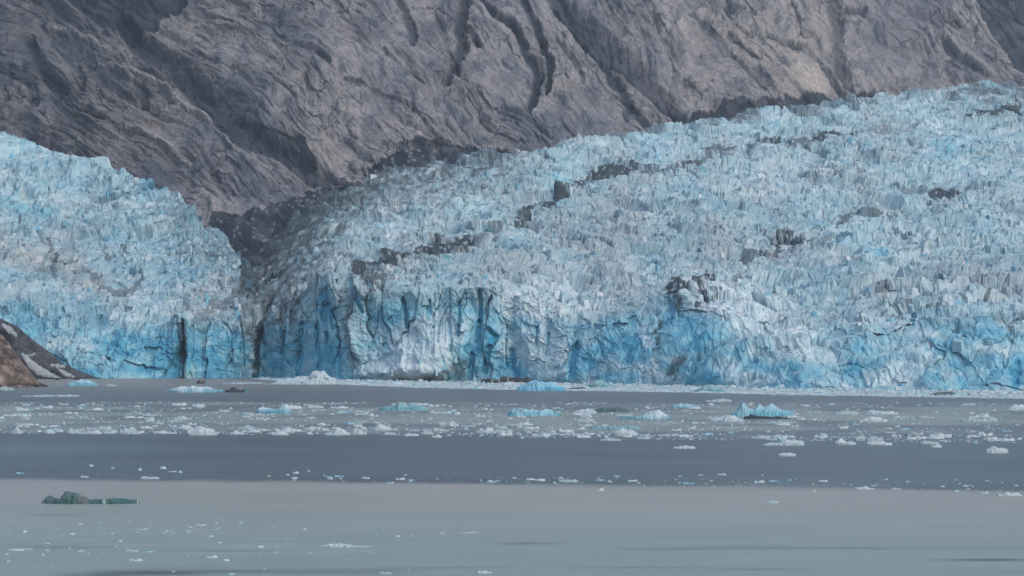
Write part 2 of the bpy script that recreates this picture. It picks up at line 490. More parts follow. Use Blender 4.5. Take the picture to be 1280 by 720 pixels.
    set_props(o, 'steep bare grey rock mountainside with dark gullies rising behind the glacier', 'mountain', kind='structure')


build_mountain()

# ------------------------------------------------------------------ glacier
UI = [-160, 0, 60, 100, 130, 160, 190, 215, 240, 262, 290, 304, 316, 330, 345, 370, 400, 440, 470, 520, 560, 640, 700, 760, 850, 900, 950, 1000, 1060, 1130, 1200, 1280, 1440]
VT = [150, 170, 182, 194, 203, 214, 226, 240, 262, 282, 300, 318, 336, 325, 296, 272, 250, 234, 224, 210, 200, 190, 180, 170, 156, 150, 141, 134, 126, 118, 108, 106, 100]
DT = [2450, 2400, 2370, 2340, 2310, 2270, 2220, 2170, 2100, 2040, 1980, 1940, 1920, 1960, 2030, 2110, 2200, 2290, 2340, 2410, 2470, 2560, 2610, 2660, 2730, 2760, 2790, 2810, 2840, 2870, 2890, 2900, 2900]


SET_U = [-160, 0, 120, 190, 235, 330, 420, 610, 690, 780, 860, 1000, 1440]
SET_M = [95, 90, 80, 40, 14, 8, 14, 16, 55, 75, 90, 95, 95]


def glacier_base(nu_step=1.0, rc=150, rs=560):
    us = np.concatenate([np.arange(-480, -60, 7.0), np.arange(-60, 1341, nu_step), np.arange(1347, 1800, 7.0)])
    v0 = np.interp(us, [-160, 0, 110, 330, 420, 640, 850, 1000, 1280, 1440], [470, 472, 473, 473, 475.5, 478, 483, 487, 490, 491])
    vc = np.interp(us, [-160, 0, 100, 200, 240, 320, 328, 345, 385, 400, 440, 520, 600, 650, 720, 800, 850, 900, 960, 1050, 1150, 1280, 1440],
                   [392, 392, 400, 410, 413, 410, 400, 385, 356, 352, 355, 364, 367, 376, 388, 386, 376, 388, 410, 408, 404, 398, 394])
    vt = np.interp(us, UI, VT); dt = np.interp(us, UI, DT)
    set_ = np.interp(us, SET_U, SET_M)
    d0 = dwater(v0)
    rows_v = []; rows_d = []; rows_k = []
    for i in range(rc):
        t = i / rc
        dd = d0 + set_ * t ** 1.4
        z = (zof(vc, d0 + set_)) * t - 3.0 * (1 - t)
        rows_v.append(HZ - (z - CAM_H) * F / dd); rows_d.append(dd); rows_k.append(np.full_like(us, t - 1))
    for i in range(rs):
        t = i / (rs - 1)
        rows_v.append(vc + (vt - vc) * t); rows_d.append(d0 + set_ + (dt - d0 - set_) * t); rows_k.append(np.full_like(us, t))
    U = np.repeat(us[None], rc + rs, 0); V = np.array(rows_v); D = np.array(rows_d); K = np.array(rows_k)
    return U, V, D, K


def serac(X, Y, K, U, V):
    """height field of the broken ice surface (metres)."""
    wx = fbm(X / 30, Y / 45, 4, 301) * 16; wy = fbm(X / 30, Y / 45, 4, 302) * 18
    x = X + wx; y = Y + wy
    h = 9.0 * fbm(X / 90, Y / 120, 3, 303)
    r = 1 - np.abs(fbm(x / 70, y / 24, 3, 304)); h += 8.0 * (r - 0.8)
    # rows of ice steps facing down-glacier
    ph = Y / 75 + .004 * X + 1.4 * fbm(X / 130, Y / 90, 3, 311); fr = ph - np.floor(ph)
    h += (9.0 * np.where(fr < .16, fr / .16, 1 - (fr - .16) / .84) - 4) * (.3 + .9 * sstep(-.3, .4, fbm(X / 60, Y / 60, 2, 312)))
    q1, g1, a = facets(x / 16.0, y / 26.0, 305, 1.5)
    e1 = sstep(0.0, 0.14, g1)
    big = sstep(-.2, .45, fbm(X / 70, Y / 70, 3, 313))
    h += q1 * 6.0 * (.25 + 1.0 * big) - 1.8 * (1 - e1)
    q2, g2, b = facets(x / 6.0, y / 10.0, 306, 1.5)
    e2 = sstep(0.0, 0.2, g2)
    h += q2 * 1.5 * (.5 + .8 * big) - .5 * (1 - e2)
    q3, g3, b3 = facets(x / 2.7, y / 5.5, 308, 1.5)
    h += q3 * .45
    h += .8 * fbm(X / 8, Y / 14, 2, 307)
    q0, g0, a0 = facets(x / 38.0, y / 48.0, 309, 1.4)
    h += q0 * 9 * sstep(.05, .4, fbm(X / 110, Y / 110, 2, 314)) - 2.5 * (1 - sstep(0, .08, g0))
    return h, e1, e2, a, b


MORAINE_CRACK_SHADE = [  # dark debris bands in the ice, and shade of cracks painted as dark lines: points, half width, strength (photo pixels)
    ([(446, 347), (456, 340), (472, 334), (488, 325), (500, 317), (520, 312), (545, 306), (585, 302)], 7, 1.0),
    ([(446, 347), (462, 352), (476, 356)], 6, .8),
    ([(585, 303), (610, 296), (640, 288), (652, 280)], 4, .6),
    ([(640, 288), (655, 276), (664, 260), (672, 256), (684, 258)], 5.5, .95),
    ([(684, 258), (700, 250), (716, 238), (730, 230), (745, 222), (762, 216), (784, 214)], 6.5, 1.0),
    ([(784, 214), (810, 215), (840, 212), (862, 208), (880, 204)], 4, .75),
    ([(846, 214), (856, 206), (872, 203)], 4, .85), ([(880, 190), (892, 186), (912, 187)], 3.5, .8),
    ([(948, 182), (960, 177), (972, 179)], 5, .95), ([(985, 184), (1000, 180), (1012, 182)], 3, .7), ([(1020, 176), (1032, 170), (1048, 170), (1066, 172)], 5, .95),
    ([(900, 204), (930, 196), (948, 184)], 3, .5), ([(1060, 172), (1090, 160), (1120, 160)], 2.5, .5),
    ([(1212, 147), (1228, 142), (1240, 144), (1258, 140), (1275, 136)], 4, 1.0), ([(1185, 120), (1210, 113), (1230, 116), (1280, 116)], 3, .6),
    ([(1160, 245), (1170, 241), (1182, 240), (1196, 243)], 4, 1.0), ([(1120, 240), (1160, 243)], 2, .5),
    ([(1045, 285), (1060, 280), (1082, 272), (1100, 274)], 3, .7), ([(1000, 300), (1020, 310), (1038, 306)], 2.5, .6),
    ([(972, 318), (976, 302), (985, 294), (993, 302), (988, 314)], 4, .9), ([(925, 322), (936, 318), (955, 318), (972, 318)], 2.5, .8),
    ([(838, 372), (842, 362), (848, 355), (862, 360), (872, 348), (884, 346), (894, 354)], 5, 1.0), ([(876, 358), (880, 370), (874, 384)], 4, .95),
    ([(840, 372), (848, 384)], 5, .8), ([(895, 354), (912, 350), (926, 346)], 3, .6), ([(820, 432), (823, 418), (828, 410)], 4, .8),
    ([(1212, 352), (1226, 356), (1230, 372), (1230, 386)], 1.8, .8), ([(1264, 400), (1266, 416), (1264, 430)], 3, .6), ([(1120, 400), (1145, 392), (1180, 390)], 1.6, .5),
    ([(1230, 402), (1258, 398), (1280, 390)], 2, .5), ([(1098, 370), (1108, 374), (1106, 386)], 3, .5),
    ([(402, 300), (408, 320), (400, 345), (396, 352)], 6, .5), ([(430, 356), (436, 380), (432, 400), (436, 430), (444, 460)], 5, .45),
    ([(64, 300), (66, 316), (70, 326)], 3, .8), ([(88, 334), (112, 340), (126, 356), (142, 360), (154, 366), (168, 360), (176, 346), (174, 330)], 2.2, .6),  # left lobe cracks, their shade painted dark
    ([(24, 270), (25, 286)], 2, .8), ([(92, 306), (95, 320)], 2, .6), ([(130, 308), (134, 328)], 2, .6), ([(155, 305), (158, 330)], 1.8, .55),
    ([(330, 345), (300, 352), (296, 374), (272, 400), (250, 408)], 5, .55), ([(308, 336), (306, 352), (305, 362)], 5, .95), ([(316, 335), (330, 342), (345, 336)], 5, .6),
    ([(16, 215), (22, 240)], 1.8, .6), ([(50, 228), (62, 246)], 1.6, .5), ([(1050, 160), (1046, 200)], 1.5, .4),
    ([(228, 476), (229, 450), (228, 418)], 3.5, .75), ([(330, 408), (324, 420), (321, 450), (320, 478)], 4, .7), ([(325, 405), (350, 396)], 3, .5),  # fissures in the front, their shade painted dark
    ([(816, 480), (812, 462), (820, 452)], 3, .45), ([(846, 470), (842, 456), (852, 452)], 6, .7),
]
CLEFT = [  # narrow deep blue clefts in the ice front
    ([(600, 372), (601, 384), (600, 408)], 4, 9), ([(598, 408), (597, 440)], 5, 7), ([(610, 418), (620, 425), (610, 440), (606, 466)], 5, 9), ([(590, 446), (586, 478)], 5, 9),
    ([(504, 374), (507, 392), (509, 408)], 4, 9), ([(436, 352), (444, 368), (452, 384)], 4, 7), ([(408, 420), (408, 434)], 3, 6), ([(560, 405), (564, 440)], 4, 6),
    ([(228, 478), (229, 450), (228, 414)], 2.6, 9), ([(327, 406), (323, 420), (321, 450), (320, 480)], 4, 11), ([(405, 372), (408, 388), (404, 402)], 7, 10),
    ([(686, 415), (684, 436)], 3, 6), ([(672, 412), (670, 430)], 2.5, 5), ([(721, 434), (716, 450), (714, 474)], 7, 9), ([(683, 388), (694, 382)], 4, 5),
    ([(640, 440), (645, 470)], 6, 6), ([(838, 378), (840, 392), (836, 404)], 7, 10), ([(984, 400), (983, 412), (978, 422)], 2.5, 5), ([(1145, 392), (1142, 414)], 3, 6),
    ([(1074, 462), (1084, 480)], 3.5, 6), ([(1272, 455), (1270, 482)], 6, 6), ([(535, 376), (538, 400)], 4, 5), ([(480, 430), (490, 440), (470, 455)], 5, 6),
    ([(376, 400), (372, 470)], 4, 5), ([(355, 410), (352, 470)], 4, 5), ([(395, 410), (398, 460)], 4, 6), ([(420, 405), (424, 470)], 4, 5), ([(575, 380), (574, 420)], 3, 5),
    ([(200, 478), (215, 460), (228, 440)], 5, 9), ([(214, 476), (222, 462), (228, 450)], 8, 12),
]
BLUE = [  # (u, v, ru, rv, angle, amount) patches of bluer, freshly broken ice; negative amounts are white, crushed ice
    (275, 440, 45, 38, 0, .75), (262, 452, 22, 22, 0, .5), (345, 440, 18, 40, 0, .45), (395, 440, 22, 40, 0, .55), (420, 450, 14, 30, 0, .4), (407, 388, 9, 20, 0, .75),
    (445, 375, 8, 20, -35, .45), (370, 440, 12, 30, 0, .4), (530, 420, 90, 14, 0, -.15), (520, 446, 50, 32, -35, -1.5), (500, 462, 48, 15, 0, -1.2), (550, 455, 18, 26, 20, -.8),
    (536, 414, 26, 14, -40, -1.2), (600, 420, 22, 55, 0, .45), (645, 455, 14, 24, 0, .6), (620, 455, 30, 20, 0, .45), (565, 400, 10, 40, 5, .35), (505, 385, 30, 18, 0, .35),
    (480, 400, 25, 30, 0, .3), (455, 420, 10, 50, 5, -.4), (440, 405, 12, 22, 20, -.5), (680, 375, 50, 24, 0, -.7), (650, 385, 30, 20, 0, -.4), (670, 420, 40, 30, 0, -.25),
    (690, 440, 40, 16, 0, -.45), (716, 455, 9, 26, 8, .85), (700, 470, 22, 10, 0, -.5), (685, 384, 12, 8, 0, .5), (785, 430, 36, 34, 0, .55), (775, 452, 24, 18, 0, .4), (750, 410, 26, 10, -30, .35),
    (740, 385, 60, 14, 0, -.2), (735, 430, 8, 14, 20, -.4), (735, 462, 12, 16, 40, .5), (752, 474, 14, 8, 0, .6), (800, 462, 40, 6, 8, -.6), (812, 440, 6, 22, -25, -.9), (842, 388, 18, 22, 0, .65),
    (838, 458, 24, 12, 0, .3), (860, 420, 34, 30, 0, .5), (900, 405, 26, 10, 15, .65), (868, 465, 30, 18, 0, .4), (925, 388, 66, 30, 22, -1.2), (960, 412, 56, 24, 25, -1.2), (985, 430, 22, 14, 30, -.7),
    (895, 440, 16, 10, 0, .6), (935, 455, 24, 8, 20, .5), (950, 475, 26, 8, 0, -.7), (915, 472, 24, 10, 10, -.4), (980, 460, 30, 14, 0, .45), (1010, 450, 30, 20, 0, .25), (880, 480, 20, 6, 0, .7),
    (1035, 440, 16, 14, 0, -.3), (1065, 465, 16, 18, 0, .6), (1100, 470, 14, 14, 0, .45), (1120, 462, 40, 10, -5, -.6), (1150, 470, 60, 8, 0, -.5), (1185, 437, 34, 13, 0, .85), (1160, 400, 30, 10, 0, .35),
    (1220, 412, 26, 12, 0, .55), (1250, 425, 30, 14, 0, .4), (1272, 465, 12, 24, 0, .7), (1250, 462, 20, 18, 0, .35), (1200, 455, 20, 10, 0, .35), (1055, 380, 12, 14, -30, .6), (1140, 465, 16, 8, 0, .4),
    (1060, 405, 40, 10, 0, -.35), (1125, 415, 30, 14, 20, -.3), (1190, 372, 60, 14, 0, -.35), (1090, 375, 40, 14, 0, -.2),
    # left lobe
    (20, 260, 26, 10, 15, .65), (60, 270, 30, 7, 10, .45), (30, 345, 60, 12, 5, .35), (60, 400, 60, 20, 0, .35), (110, 385, 14, 14, 0, .75), (122, 402, 12, 12, 0, .5), (30, 395, 26, 16, 30, .5),
    (160, 440, 44, 32, 0, .55), (205, 440, 22, 34, 0, .4), (60, 440, 20, 14, 0, -.3), (100, 425, 40, 8, -20, -.2), (80, 460, 60, 10, 20, .35), (240, 345, 18, 6, 0, .6), (140, 300, 40, 8, 0, .4), (180, 240, 12, 10, 0, .5), (190, 230, 20, 8, 30, .4),
    (80, 222, 20, 12, 20, .4), (20, 225, 60, 30, 0, -.15), (200, 385, 60, 20, 10, -.4), (250, 400, 50, 10, 0, -.45), (120, 335, 40, 22, 10, .05), (160, 255, 30, 8, 0, -.3), (270, 370, 24, 24, 0, -.3),
    # upper main glacier
    (727, 295, 16, 10, 30, .75), (760, 275, 18, 10, 30, .3), (795, 315, 22, 10, 20, .5), (830, 320, 40, 20, 0, .2), (862, 300, 26, 12, 0, .65), (970, 270, 40, 14, 0, .35), (880, 255, 50, 10, 10, .3),
    (1105, 325, 10, 6, 0, .85), (1045, 192, 14, 8, 0, .5), (1090, 200, 14, 8, 0, .5), (1185, 190, 16, 14, 0, .5), (1220, 175, 30, 12, 0, .3), (855, 235, 16, 8, 0, .75), (905, 262, 20, 8, 0, .5),
    (1235, 325, 16, 12, 0, .4), (1180, 280, 60, 14, 0, .25), (1050, 350, 40, 10, 0, .4), (1240, 108, 20, 6, 0, .55), (960, 235, 60, 20, 0, -.2), (1110, 300, 50, 12, 0, -.25), (605, 215, 30, 10, 0, .45),
    (640, 310, 30, 12, 0, .35), (700, 230, 18, 8, 0, .45), (560, 330, 40, 10, 0, -.1), (690, 345, 60, 14, 0, -.2), (420, 275, 30, 10, 0, .1), (390, 320, 26, 10, 0, .35), (455, 255, 30, 10, 0, .2),
    (1000, 330, 60, 14, 0, -.2), (790, 350, 50, 14, 0, -.25), (920, 300, 40, 10, 0, -.15), (1250, 360, 40, 16, 0, -.2), (1010, 210, 60, 12, 0, -.25),
]


def ice_color(U, V, K, X, Y, Z, e1, e2, a, b, extra=0.0):
    nb = fbm(X / 26 + 7, (Z + Y * .25) / 15, 4, 401); nf = fbm(X / 7, (Z + Y * .3) / 5, 2, 402); ns = fbm(X / 3.5, Z / 9, 3, 403)
    face = sstep(.10, -.30, K + 0.22 * nb) 
    B = 0.20 + 0.42 * nb + 0.40 * nf + (a - .5) * .12 + (b - .5) * .08 + extra
    B = B + face * (0.26 + 0.25 * ns + .60 * nb)
    B = B + sstep(.42, .62, fbm(X / 12, (Z + Y * .3) / 7, 3, 404)) * .40      # blue lenses
    B = B + 0.10 * sstep(450, 200, U)
    ju = nf * 7; jv = nb * 7
    for (cu, cv, ru, rv, an, am) in BLUE:
        k = span(U[0], cu - 2.2 * max(ru, rv) - 8, cu + 2.2 * max(ru, rv) + 8)
        B[:, k] += am * blob(U[:, k] + ju[:, k], V[:, k] + jv[:, k], cu, cv, ru, rv, an, 1.3) * (.85 + .5 * nf[:, k])
    for pts, w, dp in CLEFT:
        k = span(U[0], min(p[0] for p in pts) - 16, max(p[0] for p in pts) + 16)
        d, t = seg_dist(U[:, k] + ju[:, k] * .3, V[:, k], pts)
        B[:, k] += .7 * sstep(w * 1.3, w * .3, d)
    B = np.clip(B, 0, 1.5)
    Wt = np.zeros(U.shape)
    for (cu, cv, ru, rv, an, am) in BLUE:
        if am < -.55:
            k = span(U[0], cu - 2.2 * max(ru, rv) - 8, cu + 2.2 * max(ru, rv) + 8)
            Wt[:, k] = np.maximum(Wt[:, k], np.clip(-am, 0, 1) * blob(U[:, k] + ju[:, k], V[:, k] + jv[:, k], cu, cv, ru, rv, an, 1.6))
    white = np.array([0.465, 0.575, 0.61]); pale = np.array([0.325, 0.495, 0.555]); mid = np.array([0.205, 0.435, 0.53]); deep = np.array([0.095, 0.33, 0.46])
    Bq = B[..., None]
    c = white + (pale - white) * np.clip(Bq / .35, 0, 1)
    c = c + (mid - c) * np.clip((Bq - .35) / .45, 0, 1)
    c = c + (deep - c) * np.clip((Bq - .8) / .5, 0, 1)
    c = c + (np.array([.56, .64, .665]) - c) * (.85 * Wt * (.8 + .5 * nf))[..., None]
    # grey dust on the old surface
    gd = (1 - face) * (0.30 + .55 * fbm(X / 50, Y / 90, 3, 410) + .35 * nf + .30 * blob(U, V, 620, 330, 330, 60, -8) + .25 * blob(U, V, 1180, 370, 160, 24))
    gd = np.clip(gd, 0, .75)[..., None] * (1 - .8 * np.clip(Wt, 0, 1))[..., None]
    c = c + (np.array([.29, .325, .345]) - c) * gd
    # tan dusty belt on the left lobe
    d, t = seg_dist(U, V + nb * 8, [(-160, 300), (0, 305), (40, 325), (80, 335), (120, 352)])
    c = c + (np.array([.44, .40, .37]) - c) * (.38 * sstep(26, 4, d))[..., None]
    # moraine debris, and crack shade painted into the ice colour
    dirt_crack_shade = np.zeros(U.shape)
    brk = fbm(X / 5, (Z + Y * .3) / 4, 3, 420); brk2 = fbm(X / 3.2, Z / 3.0, 3, 424) + .5 * (b - .5); jx = fbm(X / 9, Y / 14, 3, 421) * 9; jy = fbm(X / 9, Y / 14, 3, 422) * 6
    for pts, w, s in MORAINE_CRACK_SHADE:
        k = span(U[0], min(p[0] for p in pts) - 34, max(p[0] for p in pts) + 34)
        d, t = seg_dist(U[:, k] + jx[:, k], V[:, k] + jy[:, k], pts)
        core = sstep(w * 1.5, w * .2, d + brk[:, k] * w * .8 - .5)
        dirt_crack_shade[:, k] = np.maximum(dirt_crack_shade[:, k], s * sstep(.22, .50, core * (.88 + 1.45 * brk2[:, k])))
        if w > 2.4:
            dirt_crack_shade[:, k] = np.maximum(dirt_crack_shade[:, k], s * .55 * sstep(w * 4.5, 0, d) * sstep(.0, .45, brk2[:, k] + brk[:, k] * .6))
    # debris-covered margin by the medial rock gully
    dm, t = seg_dist(U, V, [(312, 345), (318, 330), (345, 296), (400, 252), (470, 222), (560, 198), (640, 188)])
    inside = (U > 300) & (U < 700)
    mg = inside * sstep(1, -1, (dm - 24 - 34 * sstep(520, 360, U) * sstep(700, 500, U)) / 46 + 1.1 * fbm(X / 11, Y / 4, 4, 430) + 1.3 * fbm(X / 4, Z / 4, 2, 433))
    mg = mg * sstep(700, 600, U)
    dirt_crack_shade = np.maximum(dirt_crack_shade, mg * .95)
    crest, t = seg_dist(U, V, list(zip(UI, VT)))
    dirt_crack_shade = np.maximum(dirt_crack_shade, .75 * (U > 640) * sstep(12, 2, crest + 8 * fbm(X / 14, Y / 20, 3, 431)) * sstep(-.1, .35, fbm(X / 30, Y / 30, 2, 432) + .1))
    # dark specks scattered by noise over the ice behind the front
    spk = (1 - face) * sstep(.32, .55, fbm(X / 2.6, (Z + Y * .4) / 5.5, 2, 440) + .20 * fbm(X / 60, Y / 60, 2, 441) + .05 * blob(U, V, 560, 280, 300, 70))
    dirt_crack_shade = np.maximum(dirt_crack_shade, spk * .62)
    dirt_crack_shade = np.clip(dirt_crack_shade, 0, 1)[..., None]
    dcol = np.array([.034, .042, .052])
    c = c + (dcol - c) * dirt_crack_shade * .92
    return np.clip(c * np.array([.84, .90, .925]), .02, .8)


NSH = 5200


def build_glacier():
    U, V, D, K = glacier_base()
    X = xof(U, D); Z = zof(V, D); Y = D.copy()
    h, e1, e2, a, b = serac(X, Y, K, U, V)
    amp = np.interp(K, [0, .12, .5, 1], [.7, .82, .95, .85])
    # the left lobe's smooth wall and the margin by the gully are calmer
    calm = np.clip(1 - .65 * blob(U, V, 125, 330, 55, 26, 10) - .5 * blob(U, V, 330, 330, 50, 40), .2, 1)
    S = h * amp * calm
    ncol = U.shape[1]
    face = K < 0
    kc = np.where(face, K + 1, 1.0)
    # top of the face follows the seracs behind it
    edge_row = int(np.argmax(K[:, 0] >= 0))
    St = S[edge_row][None, :]
    Zn = np.where(face, Z + np.maximum(St, -8) * kc, Z + S)
    # where the front lies back as a tumbled slope instead of a cliff, the blocks of the surface carry on down to the water
    lay = sstep(20, 70, np.interp(U, SET_U, SET_M))
    Zn = np.where(face, (Z + np.maximum(St, -8) * kc) * (1 - lay) + (Z + np.maximum(S * .85 + 1.0, -Z * .6) * np.clip(kc * 4, 0, 1) ** .7) * lay, Zn)
    # the seracs lean this way and that
    keep_x = np.where(face, 0.25, 1.0)
    Xn = X + keep_x * (S * .8 * fbm(X / 22, Y / 30, 2, 520) + 1.2 * fbm(X / 9, Y / 12, 2, 521) + rng.normal(0, .05, X.shape))
    Yl = keep_x * (1 - (K < .02) * 1.0) * (2.0 * fbm(X / 9, Y / 12, 2, 522) + rng.normal(0, .2, X.shape))
    # relief of the ice front: pillars, slabs, spalled hollows
    fx = X + 3 * fbm(X / 20, Z / 20, 2, 501); fz = Z
    p1 = fbm(fx / 34, fz / 60, 3, 502) * 17
    pil = np.clip(sstep(700, 600, U) * sstep(120, 240, U), 0, 1) * .9 + .1          # fluted pillars only in the middle of the front
    q1, g1, i1 = facets(fx / 11 + .4 * fbm(fz / 14, fx / 9, 2, 511), fz / 34, 503, 1.2); p2 = (q1 * 8 + 2.5 * (1 - sstep(0, .12, g1))) * pil
    q2, g2, i2 = facets(fx / 4.5, fz / 13, 504, 1.2); p3 = q2 * 2.6 * (.3 + .7 * pil)
    # tumbled blocks elsewhere
    fz2 = fz * 1.1 + .25 * fx + 3 * fbm(X / 24, Z / 24, 2, 515); fx2 = fx + 3 * fbm(X / 24, Z / 24, 2, 516)
    q4, g4, i4 = facets(fx2 / 17, fz2 / 11, 512, 1.9); q5, g5, i5 = facets(fx2 / 6.5, fz2 / 4.5, 513, 1.8); q6, g6, i6 = facets(fx2 / 2.8, fz2 / 2.2, 514, 1.6)
    p4 = (q4 * 9 + q5 * 4.2 + q6 * 1.6) * (1 - .85 * pil) + q6 * .7 + fbm(fx / 3, fz / 4, 3, 505) * 1.3
    R = (p1 + .75 * (p2 + p3 + p4)) * (1 - .45 * lay)
    for pts, w, dp in CLEFT:
        k = span(U[0], min(p[0] for p in pts) - 14, max(p[0] for p in pts) + 14)
        d, t = seg_dist(U[:, k], V[:, k], pts)
        R[:, k] += .55 * dp * sstep(w, w * .3, d)
    # heaps of crushed ice leaning on the front
    ju = fbm(X / 8, Z / 8, 3, 506) * 8
    R = R * (1 - .75 * blob(U + ju, V + ju, 515, 450, 55, 32, -28, 2)) - 34 * blob(U + ju, V + ju, 512, 468, 62, 34, -28, 1.3) - 14 * blob(U + ju, V + ju, 500, 468, 55, 12, 0, 1.5) - 10 * blob(U + ju, V, 700, 472, 30, 9, 0, 1.5) - 8 * blob(U + ju, V + ju, 950, 478, 120, 9, 0, 2)
    fade = np.where(face, 1.0, sstep(.10, 0, K))
    Yn = Y + R * fade * np.where(face, np.clip(.35 + kc * 1.5, 0, 1), 1)
    Yn = Yn + Yl
    verts = np.stack([Xn, Yn, Zn], -1)
    col = ice_color(U, V, K, X, Y * .25, Zn, e1, e2, a, b)
    base_col = col
    # back of the ice body, falling away behind the crest
    rows = [verts]; cr = [col]
    for dy, dz in ((40, -4), (90, -16), (170, -45), (260, -90), (300, -260)):
        bk = np.stack([X[-1] * (1 + dy / D[-1]), Y[-1] + dy, Z[-1] + dz], -1); rows.append(bk[None]); cr.append(col[-1:])
    nfront = verts.shape[0]
    verts = np.concatenate(rows, 0); col = np.concatenate(cr, 0)
    # side walls down below the water, well outside the picture
    sl_, sr_ = verts[:, :1].copy(), verts[:, -1:].copy(); sl_[..., 2] = -12; sr_[..., 2] = -12
    verts = np.concatenate([sl_, verts, sr_], 1); col = np.concatenate([col[:, :1], col, col[:, -1:]], 1)
    nr, nc = verts.shape[:2]
    q = grid_quads(nr, nc)
    v = verts.reshape(-1, 3); cc = col.reshape(-1, 3)
    # ---- loose-standing pinnacles and blocks of ice, part of the same broken mass
    n = NSH
    ru = rng.integers(4, nc - 6, n)
    topw = rng.random(n)
    rr = np.where(topw < .97, rng.integers(edge_row + 2, nfront - 2, n), rng.integers(20, edge_row, n))
    idx = rr * nc + ru + 1
    P = v[idx]; pc = cc[idx]; kk = K[rr, ru]; uu = U[rr, ru]; vv = V[rr, ru]
    big = rng.random(n) ** 3
    w = 1.0 + 2.6 * rng.random(n) + 3.6 * big
    hh = (0.4 + 1.2 * rng.random(n) + 2.6 * big) * np.where(kk < 0, .8, 1) * np.clip(1 - .6 * blob(uu, vv, 125, 330, 55, 26, 10) - .45 * (in_poly(uu, vv, [(312, 345), (318, 300), (400, 240), (560, 190), (640, 185), (560, 240), (420, 300)])), .3, 1)
    sides = 5
    th = rng.random(n)[:, None] * 6.28 + np.arange(sides)[None] * 2 * np.pi / sides + (rng.random((n, sides)) - .5) * .8
    rad = w[:, None] * (.6 + .8 * rng.random((n, sides))) * .5
    ta = .35 + .6 * rng.random(n)[:, None]
    lean = (rng.random((n, 2)) - .5) * hh[:, None] * .7
    bx = P[:, 0:1] + np.cos(th) * rad; by = P[:, 1:2] + np.sin(th) * rad * 1.2; bz = np.repeat(P[:, 2:3] - 2.5, sides, 1)
    tx = P[:, 0:1] + lean[:, :1] + np.cos(th) * rad * ta; ty = P[:, 1:2] + lean[:, 1:] + np.sin(th) * rad * ta * 1.2
    tz = P[:, 2:3] + hh[:, None] * (.55 + .45 * rng.random((n, sides)))
    cx = P[:, 0:1] + lean[:, :1]; cy = P[:, 1:2] + lean[:, 1:]; cz = P[:, 2:3] + hh[:, None] * (.6 + .45 * rng.random((n, 1)))
    sv = np.concatenate([np.stack([bx, by, bz], -1), np.stack([tx, ty, tz], -1), np.stack([cx, cy, cz], -1)], 1)    # n, 11, 3
    o0 = len(v) + np.arange(n)[:, None, None] * (2 * sides + 1)
    k = np.arange(sides); k2 = (k + 1) % sides
    sq = (np.stack([k, k2, k2 + sides, k + sides], -1)[None] + o0).reshape(-1, 4)
    stt = (np.stack([k + sides, k2 + sides, np.full(sides, 2 * sides)], -1)[None] + o0).reshape(-1, 3)
    tint = (1 + (rng.random((n, 1)) - .5) * .18)
    bl = (rng.random(n) < .10)[:, None]
    tint = np.where(pc.max(1, keepdims=True) < .16, tint * 1.5, tint)
    pcc = pc * tint
    pcc = np.where(bl, pcc * np.array([.55, .86, 1.0]), pcc)
    wh = (rng.random(n) < .12)[:, None]
    pcc = np.where(wh, pcc * .6 + np.array([.62, .66, .70]) * .4, pcc)
    sc = np.repeat(pcc[:, None], 2 * sides + 1, 1).reshape(-1, 3)
    v = np.concatenate([v, sv.reshape(-1, 3)]); cc = np.clip(np.concatenate([cc, sc]), .02, .85)
    q = np.concatenate([q, sq])
    o = link_mesh('glacier', v, q, M_ice, color=cc, tris=stt)
    set_props(o, 'huge crevassed blue and white tidewater glacier flowing down to the water', 'glacier', kind='structure')


build_glacier()

# ------------------------------------------------------------------ left shore: scree slope, snow patches, headland
def mound(name, prof, vw, depth, mat, colfn, label, cat, rough, kind=None, n=170, m=60, seed=0, front_pow=.8):
    """a ridge seen from its side: prof = [(u, v_top)], waterline row vw, 'depth' metres from water's edge to crest."""
    us = np.linspace(prof[0][0], prof[-1][0], n)
    D0 = dwater(vw)
    top = zof(np.interp(us, [p[0] for p in prof], [p[1] for p in prof]), D0 + depth)
    top = np.maximum(top, .05)
    t = np.linspace(0, 2.0, m)
    U, T = np.meshgrid(us, t)
    zz = np.where(T < 1, np.clip(T, 0, 1) ** front_pow, np.cos(np.clip(T - 1, 0, 1) * 1.3))
    hh = top[None] * zz
    Y = D0 + depth * (T * (0.25 + .75 * np.clip(top / top.max(), 0, 1))[None] + (1 - (0.25 + .75 * np.clip(top / top.max(), 0, 1)))[None])
    X = (U - 640) / F * (D0 + depth)
    nz = fbm(X / rough, (hh + Y) / rough, 4, seed) + .5 * np.abs(perlin(X / rough * 2.2 + hh / rough, hh / rough, seed + 3))
    s = np.clip(top / top.max(), .1, 1)[None]
    nz = nz + .5 * fbm(X / rough * 4, (hh + Y) / rough * 4, 3, seed + 8)
    Y = Y - nz * rough * .8 * s * np.clip(T * 3, 0, 1); Z = hh + (nz - .2) * rough * .20 * s * np.clip(T * 2, 0, 1) - .8 * (T == 0)
    V = HZ - (hh - CAM_H) * F / Y
    c = colfn(U, V, X, hh, Y)
    o = link_mesh(name, np.stack([X, Y, Z], -1), grid_quads(m, n), mat, color=c.reshape(-1, 3))
    set_props(o, label, cat, kind=kind)
    return o


def col_scree(U, V, X, Z, Y):
    n = fbm(X / 5, Z / 4, 4, 601)[..., None]
    return np.clip(np.array([.060, .066, .078]) * (1 + .6 * n), .02, .5)


